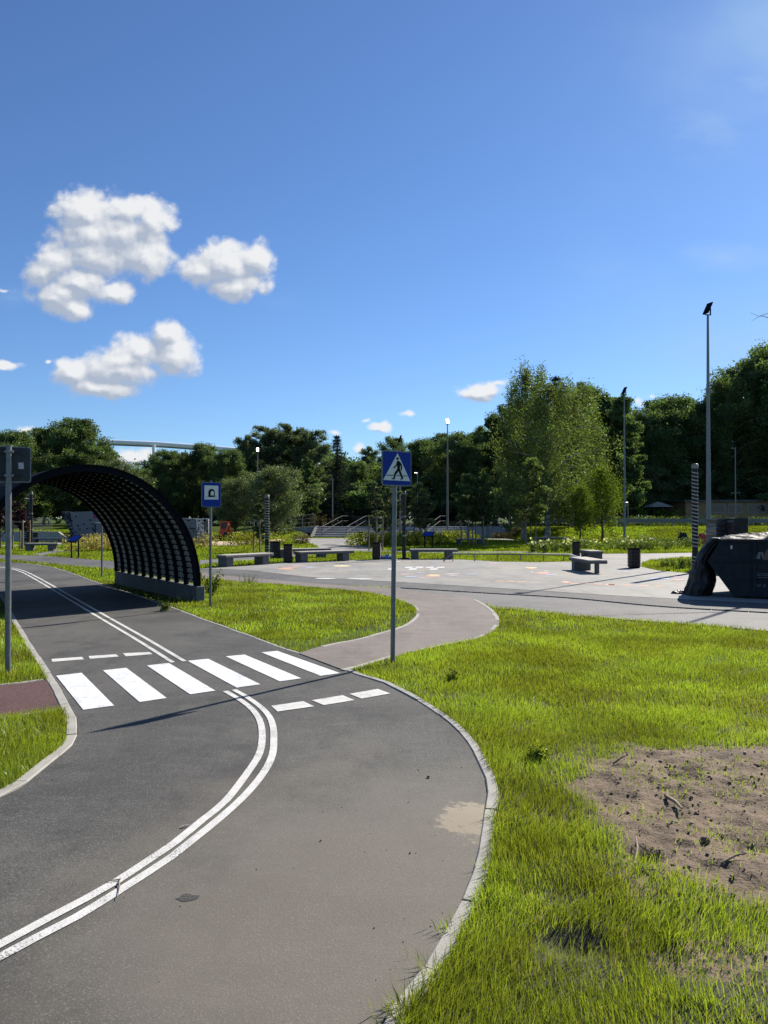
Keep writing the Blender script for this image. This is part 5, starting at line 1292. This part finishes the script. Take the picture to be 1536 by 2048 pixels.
# ------------------------------------------------------------------ stairs, ramp, walls, fences
st = empty('stairs', (0, 60, 0), 0, 'wide grey concrete stairs up to the raised terrace', 'stairs')
NS = 5
b = MB()
for k in range(NS):
    zt = PLAT * (k + 1) / NS; zb_ = PLAT * k / NS + .0; y0 = .88 * k; y1 = 4.5
    xl = -5.3 + .40 * k * 0 - .0; b.box(((-5.6 + .28 * k * 0 + 9.9) / 2, (y0 + y1) / 2 , (zt + zb_) / 2), (15.5, y1 - y0, zt - zb_), bev=.01)
b.build('steps', M['conc'], st)
for s, x0 in ((-1, -5.75), (1, 10.05)):
    b = MB(); b.add([(x0 - .14, -.3, 0), (x0 + .14, -.3, 0), (x0 + .14, 4.6, 0), (x0 - .14, 4.6, 0), (x0 - .14, -.3, .12), (x0 + .14, -.3, .12), (x0 + .14, 4.6, PLAT + .1), (x0 - .14, 4.6, PLAT + .1)], [(0, 3, 2, 1), (4, 5, 6, 7), (0, 1, 5, 4), (1, 2, 6, 5), (2, 3, 7, 6), (3, 0, 4, 7)]); b.build('side_wall', M['conc_dark'], st)
M['railsteel'] = mat('rail_steel', (.075, .08, .085), .65, 20, .1, spec=.2)
def handrail(x, lb, xb=None):
    root = empty('handrail', (x, 60.2, 0), 0, lb, 'handrail', 'steel handrails on the stairs'); dx = 1.4
    for o_ in (.0, .42):
        MB().tube([(0, 0, .9 - o_), (dx, 4.0, PLAT + .9 - o_), (dx + .5, 4.6, PLAT + .9 - o_)], .02, 6).build('rail', M['railsteel'], root)
    for t in (0.0, .5, 1.0): MB().tube([(dx * t, 4.0 * t, PLAT * t * .7), (dx * t, 4.0 * t, PLAT * t + .9)], .02, 6).build('baluster', M['railsteel'], root)
for x, lb in ((-5.0, 'stair handrail at the left end of the stairs'), (-3.0, 'stair handrail second from the left'), (-.4, 'stair handrail left of the crossing sign'), (1.4, 'stair handrail just right of the crossing sign post'), (3.4, 'stair handrail behind the leafy young tree'), (5.6, 'stair handrail left of the golden headed mast'), (8.4, 'stair handrail at the right end of the stairs')): handrail(x, lb)
def railing(name, pts, H, label, post=1.0, bars=2, r=.025, m='galv_dull', cat='railing', mesh=False):
    root = empty(name, (0, 0, 0), 0, label, cat)
    for k in range(bars): MB().tube([(p[0], p[1], p[2] + H * (1 - k / bars)) for p in pts], r, 6).build('rail', M[m], root)
    for i in range(len(pts) - 1):
        a, c = Vector(pts[i]), Vector(pts[i + 1]); n_ = max(1, int((c - a).length / post))
        for k in range(n_ + (i == len(pts) - 2)):
            p = a + (c - a) * k / n_; MB().tube([p, p + Vector((0, 0, H))], r * 1.2, 6).build('post', M[m], root)
    if mesh:
        b = MB()
        for i in range(len(pts) - 1):
            a, c = Vector(pts[i]), Vector(pts[i + 1]); n_ = int((c - a).length / .12)
            for k in range(n_): p = a + (c - a) * k / n_; b.box((p.x, p.y, p.z + H / 2), (.010, .010, H - .02))
            for q in range(1, 9): b.tube([a + Vector((0, 0, H * q / 9)), c + Vector((0, 0, H * q / 9))], .006, 4, caps=False)
        b.build('mesh_infill', M[m], root)
    return root
# ramp with balustrade left of the stairs
rp = empty('ramp', (0, 0, 0), 0, 'grey concrete access ramp rising towards the stairs', 'ramp')
b = MB(); p0, p1, p2 = (X_at(487, 60), 60.0), (X_at(505, 62), 62.0), (-5.9, 63.8)
def wallseg(b, p, q, za, zb_, t=.2):
    d = Vector((q[0] - p[0], q[1] - p[1])); n_ = Vector((-d.y, d.x)).normalized() * t / 2
    vs = [(p[0] - n_.x, p[1] - n_.y, 0), (q[0] - n_.x, q[1] - n_.y, 0), (q[0] + n_.x, q[1] + n_.y, 0), (p[0] + n_.x, p[1] + n_.y, 0)]; vs += [(v[0], v[1], za if i in (0, 3) else zb_) for i, v in enumerate(vs)]
    b.add(vs, [(0, 3, 2, 1), (4, 5, 6, 7), (0, 1, 5, 4), (1, 2, 6, 5), (2, 3, 7, 6), (3, 0, 4, 7)])
wallseg(b, p0, p1, .15, .55); b.build('ramp_wall', M['conc'], rp); b = MB(); wallseg(b, p1, p2, .55, PLAT + .05); b.build('ramp_wall', M['conc'], rp)
railing('railing', [(p0[0], p0[1], .15), (p1[0], p1[1], .55), (p2[0], p2[1], PLAT + .05)], 1.0, 'steel balustrade along the access ramp left of the stairs', .9, 3)
railing('fence', [(X_at(540, 66), 66, PLAT), (X_at(800, 67), 67, PLAT), (X_at(1165, 68), 68, PLAT)], 1.5, 'long dark mesh fence on the terrace behind the stairs', 2.5, 2, .02, 'blackmetal', 'fence', True)
# guardrail on the embankment
gd = empty('guardrail', (0, 0, 0), 0, 'grey steel guardrail along the top of the grassy bank', 'guardrail'); gy_ = 55.2
for z in (PLAT + .62, PLAT + .44): MB().box(((X_at(1030, gy_) + 34) / 2, gy_, z), (34 - X_at(1030, gy_), .05, .13), bev=.02).build('beam', M['galv'], gd)
MB().box(((X_at(1030, gy_) + 34) / 2, gy_ + .02, PLAT + .53), (34 - X_at(1030, gy_), .03, .10)).build('beam', M['galv_dull'], gd)
for k in range(13): MB().box((X_at(1035, gy_) + k * 1.9, gy_ + .08, PLAT + .25), (.1, .08, .62)).build('post', M['galv_dull'], gd)
# left retaining wall, fence above it
rw = empty('retaining_wall', (0, 0, 0), 0, 'grey concrete retaining wall at far left seen under the tunnel', 'retaining wall')
b = MB(); b.add([(-34, 49, 0), (-20.2, 49, 0), (-34, 49, .70), (-21.3, 49, .70), (-34, 49.25, 0), (-20.2, 49.25, 0), (-34, 49.25, .70), (-21.3, 49.25, .70)], [(0, 1, 3, 2), (5, 4, 6, 7), (1, 5, 7, 3), (2, 3, 7, 6), (4, 0, 2, 6), (0, 4, 5, 1)]); b.build('wall', M['conc'], rw)
railing('fence', [(-36, 49.6, .62), (-22.0, 49.6, .62)], .95, 'steel bar fence on top of the left retaining wall', 1.25, 2, .02, 'galv_dull', 'fence', True)
# climbing boulders
def climb(pts, y0, y1, m, label, m2=None, seed=0):
    root = empty('climbing_wall', (0, 0, 0), 0, label, 'climbing wall', 'climbing walls'); b = MB(); b.prism(pts, y0, y1, 0, 'xz'); b.build('wall', M[m], root)
    r = random.Random(seed); xs_ = [p[0] for p in pts]; zs_ = [p[1] for p in pts]; h_ = MB(); c = 0
    while c < 34:
        x, z = r.uniform(min(xs_), max(xs_)), r.uniform(min(zs_) + .1, max(zs_) - .05)
        if inpoly(np.array([x]), np.array([z]), pts)[0]: h_.box((x, y0 - .03, z), (.09, .06, .07), bev=.02, mi=c % 2); c += 1
    h_.build('hold', [M['black'], M['tan']] if not m2 else [M[m2], M['black']], root)
Yc = 47.0; q = lambda a, b_: (X_at(a, Yc), Z_at(b_, Yc))
climb([(X_at(140, Yc), Z_at(1024, Yc)), (X_at(196, Yc), Z_at(1022, Yc)), (X_at(232, Yc), Z_at(1022, Yc)), (X_at(232, Yc), 0), (X_at(152, Yc), 0)], Yc, Yc + 1.2, 'climb', 'large dark grey climbing wall with scattered holds seen under the arch', seed=1)
climb([(X_at(120, Yc), Z_at(1023, Yc)), (X_at(139, Yc), Z_at(1024, Yc)), (X_at(151, Yc), 0), (X_at(150, Yc), 0)], Yc + .1, Yc + 1.1, 'climbdark', 'dark blue leaning side slab left of the large climbing wall', seed=2)
climb([(X_at(340, Yc), Z_at(1036, Yc)), (X_at(391, Yc), Z_at(1037, Yc)), (X_at(394, Yc), 0), (X_at(340, Yc), 0)], Yc, Yc + .9, 'climb', 'grey climbing block mostly hidden by the tunnel rim', seed=3)
climb([(X_at(392.5, Yc), Z_at(1037, Yc)), (X_at(407, Yc), Z_at(1037, Yc)), (X_at(410, Yc), 0), (X_at(395, Yc), 0)], Yc - .05, Yc + .8, 'climblight', 'pale climbing block with dark holds left of the tunnel sign', seed=4)
climb([(X_at(407.5, Yc), Z_at(1037, Yc)), (X_at(416.5, Yc), Z_at(1038, Yc)), (X_at(417.5, Yc), 0), (X_at(410.5, Yc), 0)], Yc, Yc + .8, 'climb', 'narrow grey climbing slab directly behind the tunnel sign post', seed=5)
# shelter under the arch
sh = empty('shelter', (X_at(213, 41), 41, 0), 0, 'small flat roofed glass shelter seen beyond the far tunnel opening', 'shelter')
MB().box((.1, .6, Z_at(1047, 41)), (1.55, 1.6, .06), rot=Matrix.Rotation(R(2), 3, 'Y'), bev=.01).build('roof', M['galv_dull'], sh)
for x in (-.62, .8):
    for y in (.0, 1.2): MB().box((x, y, .63), (.05, .05, 1.24)).build('post', M['blackmetal'], sh)
MB().box((.1, 1.21, .66), (1.35, .02, 1.0)).build('back_panel', M['glass'], sh)

# ------------------------------------------------------------------ vehicles
def car(px, Y, L, m, label, flip=1, zb=PLAT):
    root = empty('parked_car', (X_at(px, Y), Y, zb), 0 if flip > 0 else math.pi, label, 'car', 'cars parked behind the park'); H = 1.45
    b = MB(); pr = [(-L / 2, .35), (-L / 2 + .05, .75), (-L / 2 + .35, .88), (-L * .28, .92), (-L * .14, 1.36), (L * .08, H), (L * .26, 1.38), (L * .40, .98), (L / 2 - .05, .9), (L / 2, .6), (L / 2 - .05, .3), (-L / 2 + .1, .25)]
    b.prism(pr, -.82, .82, 0, 'xz'); b.build('body', m, root)
    for s in (-1, 1): MB().prism([(-L * .235, .93), (-L * .13, 1.30), (L * .07, 1.38), (L * .24, 1.32), (L * .34, .96)], s * .823 - .006, s * .823 + .006, 0, 'xz').build('side_window', M['glass'], root)
    for x in (-L * .31, L * .3):
        for s in (-1, 1):
            w_ = MB().tube([(x, s * .70, .32), (x, s * .86, .32)], .32, 16).build('wheel', M['rubber'], root); MB().tube([(x, s * .862, .32), (x, s * .872, .32)], .19, 12).build('rim', M['graycar'], w_)
    for s in (-1, 1): MB().box((-L / 2 + .04, s * .6, .70), (.12, .3, .14), bev=.03).build('headlight', M['signwhite'], root)
car(546, 74, 4.2, M['graycar'], 'silver white car parked behind the ramp balustrade', -1)
car(688, 76, 4.3, M['blackcar'], 'black car parked behind the left end of the stairs', -1)
car(1331, 88, 4.2, M['graycar'], 'silver car under the trees left of the striped post')
car(1360, 88, 4.2, M['blackcar'], 'dark car right of the silver one under the trees')
ex = empty('excavator', (X_at(452, 55), 55, 0), R(0), 'small orange excavator standing behind the sapling', 'excavator'); s = 1.0
for x in (-.42, .42): MB().prism([(-.75, .08), (-.6, 0), (.6, 0), (.75, .08), (.75, .22), (.6, .3), (-.6, .3), (-.75, .22)], -.13, .13, 0, 'xz').build('track', M['rubber'], ex).rotation_euler = (0, 0, R(90))
for i, t_ in enumerate([c for c in ex.children if c.name.startswith('track')]): t_.location = (-.42 if i == 0 else .42, 0, 0)
MB().box((0, .1, .50), (.85, 1.2, .38), bev=.06).build('body', M['orange'], ex)
cb = MB().box((-.08, .1, 1.0), (.62, .8, .62), bev=.05).build('cab', M['orange'], ex)
MB().box((-.08, -.305, 1.03), (.46, .012, .44)).build('windscreen', M['glass'], cb); MB().box((-.395, .1, 1.03), (.012, .6, .42)).build('side_window', M['glass'], cb)
MB().box((-.08, .1, 1.335), (.68, .86, .05), bev=.02).build('roof', M['orange'], cb)
MB().tube([(.33, -.4, .6), (.40, -1.1, 1.15), (.40, -1.7, .75)], [.09, .08, .06], 6).build('boom', M['orange'], ex)
MB().prism([(-.2, 0), (.2, 0), (.15, .25), (-.15, .25)], -.1, .1, 0, 'xz', (.40, -1.75, .35)).build('bucket', M['rubber'], ex)

# ------------------------------------------------------------------ buildings, parasol, soil heap, stadium beam
ob = empty('flat_roofed_building', (0, 76, PLAT), 0, 'low ochre building with a flat roof and wide windows behind the striped post', 'building')
x0, x1 = X_at(1371, 76), X_at(1640, 76); Hh = Z_at(1003, 76) - PLAT
MB().box(((x0 + x1) / 2, 4, Hh / 2), (x1 - x0, 8, Hh), bev=0).build('wall', M['ochre'], ob); MB().box(((x0 + x1) / 2, 3.9, Hh + .08), (x1 - x0 + .5, 8.6, .16)).build('roof', M['conc_dark'], ob)
for a, c in ((1420, 1450), (1456, 1484), (1494, 1531), (1540, 1570)):
    xa, xb = X_at(a, 76), X_at(c, 76); wz = Z_at(1017, 76) - PLAT; fr = MB().box(((xa + xb) / 2, -.03, wz), (xb - xa, .05, .95)).build('window', M['conc'], ob); MB().box(((xa + xb) / 2, -.06, wz), (xb - xa - .16, .02, .8)).build('pane', M['glass'], fr)
pb = empty('pale_building', (0, 92, PLAT), 0, 'pale building glimpsed between the trunks left of the crossing sign', 'building'); xa, xb = X_at(700, 92), X_at(790, 92)
MB().box(((xa + xb) / 2, 4, 1.5), (xb - xa, 8, 3.0)).build('wall', M['palewall'], pb); MB().box(((xa + xb) / 2, 4, 3.05), (xb - xa + .5, 8.5, .12)).build('roof', M['conc_dark'], pb)
pb = empty('ochre_building', (0, 90, PLAT), 0, 'dim ochre building glimpsed right of the crossing sign', 'building'); xa, xb = X_at(850, 90), X_at(925, 90)
MB().box(((xa + xb) / 2, 4, 1.6), (xb - xa, 8, 3.2)).build('wall', M['ochre'], pb); MB().box(((xa + xb) / 2, 4, 3.25), (xb - xa + .5, 8.5, .12)).build('roof', M['conc_dark'], pb)
pr_ = empty('parasol', (X_at(1316, 75), 75, PLAT), 0, 'pale square garden parasol above the sunlit hedge', 'parasol'); Hh = Z_at(1003, 75) - PLAT
b = MB(); w_ = 1.15; b.add([(-w_, -w_, Hh - .55), (w_, -w_, Hh - .55), (w_, w_, Hh - .55), (-w_, w_, Hh - .55), (-.35, -.35, Hh - .15), (.35, -.35, Hh - .15), (.35, .35, Hh - .15), (-.35, .35, Hh - .15), (0, 0, Hh)], [(0, 1, 5, 4), (1, 2, 6, 5), (2, 3, 7, 6), (3, 0, 4, 7), (4, 5, 8), (5, 6, 8), (6, 7, 8), (7, 4, 8), (3, 2, 1, 0)]); b.build('canopy', M['tan'], pr_)
for sx in (-1.0, 1.0):
    for sy in (-1.0, 1.0): MB().tube([(sx, sy, 0), (sx, sy, Hh - .5)], .04, 6).build('pole', M['blackmetal'], pr_)
o = crumple('soil_heap', 1.3, 1.2, 1.25, M['clod'], 21, None, 40); o.location = (X_at(1214, 59), 60, PLAT - .05); tag(o, 'brown heap of soil behind the guardrail under the willow', 'soil heap')
sr = empty('stadium_roof_beam', (0, 300, 0), 0, 'white curved stadium roof beam with column and cables far beyond the trees', 'stadium roof')
P = [(X_at(a, 300), (a - 205) * .08, Z_at(b_, 300)) for a, b_ in ((195, 884.5), (230, 883.5), (300, 884), (350, 886), (400, 888), (480, 892), (560, 898), (640, 906))]
MB().tube(P, 1.0, 10).build('ring_beam', M['white'], sr)
MB().tube([(p[0], p[1] - .4, p[2] - 1.15) for p in P], .25, 8).build('lower_chord', M['galv_dull'], sr)
MB().tube([(X_at(299, 300), 4, 0), (X_at(301, 300), 4, Z_at(887, 300))], .62, 10).build('column', M['white'], sr)
MB().tube([(X_at(214, 300), 2, 0), (X_at(203, 300), 0, Z_at(886, 300))], .5, 8).build('column', M['white'], sr)
for a, c in (((206, 887), (262, 935)), ((206, 887), (340, 990))): MB().tube([(X_at(a[0], 300), 1, Z_at(a[1], 300)), (X_at(c[0], 300), 1, Z_at(c[1], 300))], .13, 5).build('cable', M['galv_dull'], sr)

# ------------------------------------------------------------------ small things on the ground
def clump(name, px, py, s, m, label, seed, z=.006, cat='stone', soilz=False):
    x, y = G(px, py); zz = float(verge_z(np.array([x]), np.array([y]))[0]) if soilz else z
    o = lumps(name, [(0, 0, s * .55)], [s], m, seed); o.location = (x, y, zz); return tag(o, label, cat)
clump('soil_clod', 857, 1556, .016, M['clod'], 'dark clod lying on the path above the sand patch', 1, cat='clod')
clump('soil_clod', 642, 1683, .009, M['clod'], 'small dark clod in the middle of the path', 2, cat='clod')
clump('soil_clod', 820, 1707, .008, M['clod'], 'small dark clod on the path left of the sand patch', 3, cat='clod')
clump('stone', 1410, 1690, .030, M['clod'], 'largest dark stone on the bare soil', 4, soilz=True)
clump('stone', 1512, 1540, .026, M['clod'], 'dark stone near the upper right of the bare soil', 5, soilz=True)
clump('stone', 1462, 1765, .018, M['clod'], 'dark stone at the lower edge of the bare soil', 6, soilz=True)
clump('stone', 1385, 1770, .014, M['stone'], 'pale stone at the lower edge of the bare soil', 7, soilz=True)
clump('stone', 272, 1186, .03, M['stone'], 'pale stone in the tunnel shade near the far end of the wall', 8)
clump('stone', 340, 1199, .03, M['stone'], 'pale stone in the tunnel shade near the middle of the wall', 9)
def stick(px, py, px2, py2, r, label, m='stick', lift=.02):
    a = G(px, py); b_ = G(px2, py2); za = float(verge_z(np.array([a[0]]), np.array([a[1]]))[0]); zb_ = float(verge_z(np.array([b_[0]]), np.array([b_[1]]))[0])
    mid = ((a[0] + b_[0]) / 2 + .01, (a[1] + b_[1]) / 2, max(za, zb_) + lift); bb = MB().tube([(*a, za + r), mid, (*b_, zb_ + r + lift)], [r, r * .9, r * .5], 6)
    tag(bb.build('stick', M[m]), label, 'stick')
stick(1330, 1597, 1362, 1632, .011, 'broken flat stick lying in the middle of the bare soil')
stick(1268, 1733, 1270, 1688, .006, 'thin upright twig at the edge of the small hole', lift=.03)
stick(1285, 1745, 1325, 1762, .004, 'thin dark twig below the small hole')
stick(1440, 1737, 1490, 1731, .005, 'reddish splinter on the bare soil right of the large stone')
stick(1225, 1536, 1250, 1532, .008, 'short stick at the upper edge of the bare soil')
tw = MB(); 
for p in ([(0, 0), (3, -5), (2, -9)], [(3, -5), (-14, -3), (-28, 0)], [(0, 0), (1, 12), (-3, 32)]): tw.tube([(*G(240 + a, 1768 + c), .016) for a, c in p], [.0035, .0025, .0012], 5)
tag(tw.build('twig', M['stick']), 'small forked dry twig lying across the double centre line', 'twig')
lf = MB(); c = G(371, 1655); lf.add([(c[0] - .03, c[1] - .02, .012), (c[0], c[1] - .006, .02), (c[0] + .035, c[1] + .025, .014), (c[0] - .005, c[1] + .008, .016)], [(0, 1, 2, 3)]); tag(lf.build('paper_scrap', M['paint']), 'small white scrap beside the double centre line', 'litter')
# bare twig of an unseen tree at the right edge
rt_ = MB(); q = lambda a, b_: (X_at(a, 20), 20, Z_at(b_, 20))
root = empty('bare_branch_tree', (X_at(1660, 20), 20, 0), 0, 'thin bare twigs reaching in at the right edge above the trees', 'tree'); ox = X_at(1660, 20)
sh_ = lambda P_: [(p[0] - ox, p[1] - 20, p[2]) for p in P_]
MB().tube([(0, 0, 0), (.1, 0, 4), (0, 0, 8)], [.11, .08, .03], 8).build('trunk', M['bark'], root)
b = MB(); b.tube(sh_([q(1655, 660), q(1580, 645), q(1536, 634), q(1526, 631), q(1520, 632), q(1503, 625)]), [.025, .016, .010, .008, .006, .004], 5); b.tube(sh_([q(1545, 624), q(1527, 629), q(1520, 632), q(1505, 641)]), [.007, .006, .005, .003], 5); b.build('twigs', M['bark'], root)
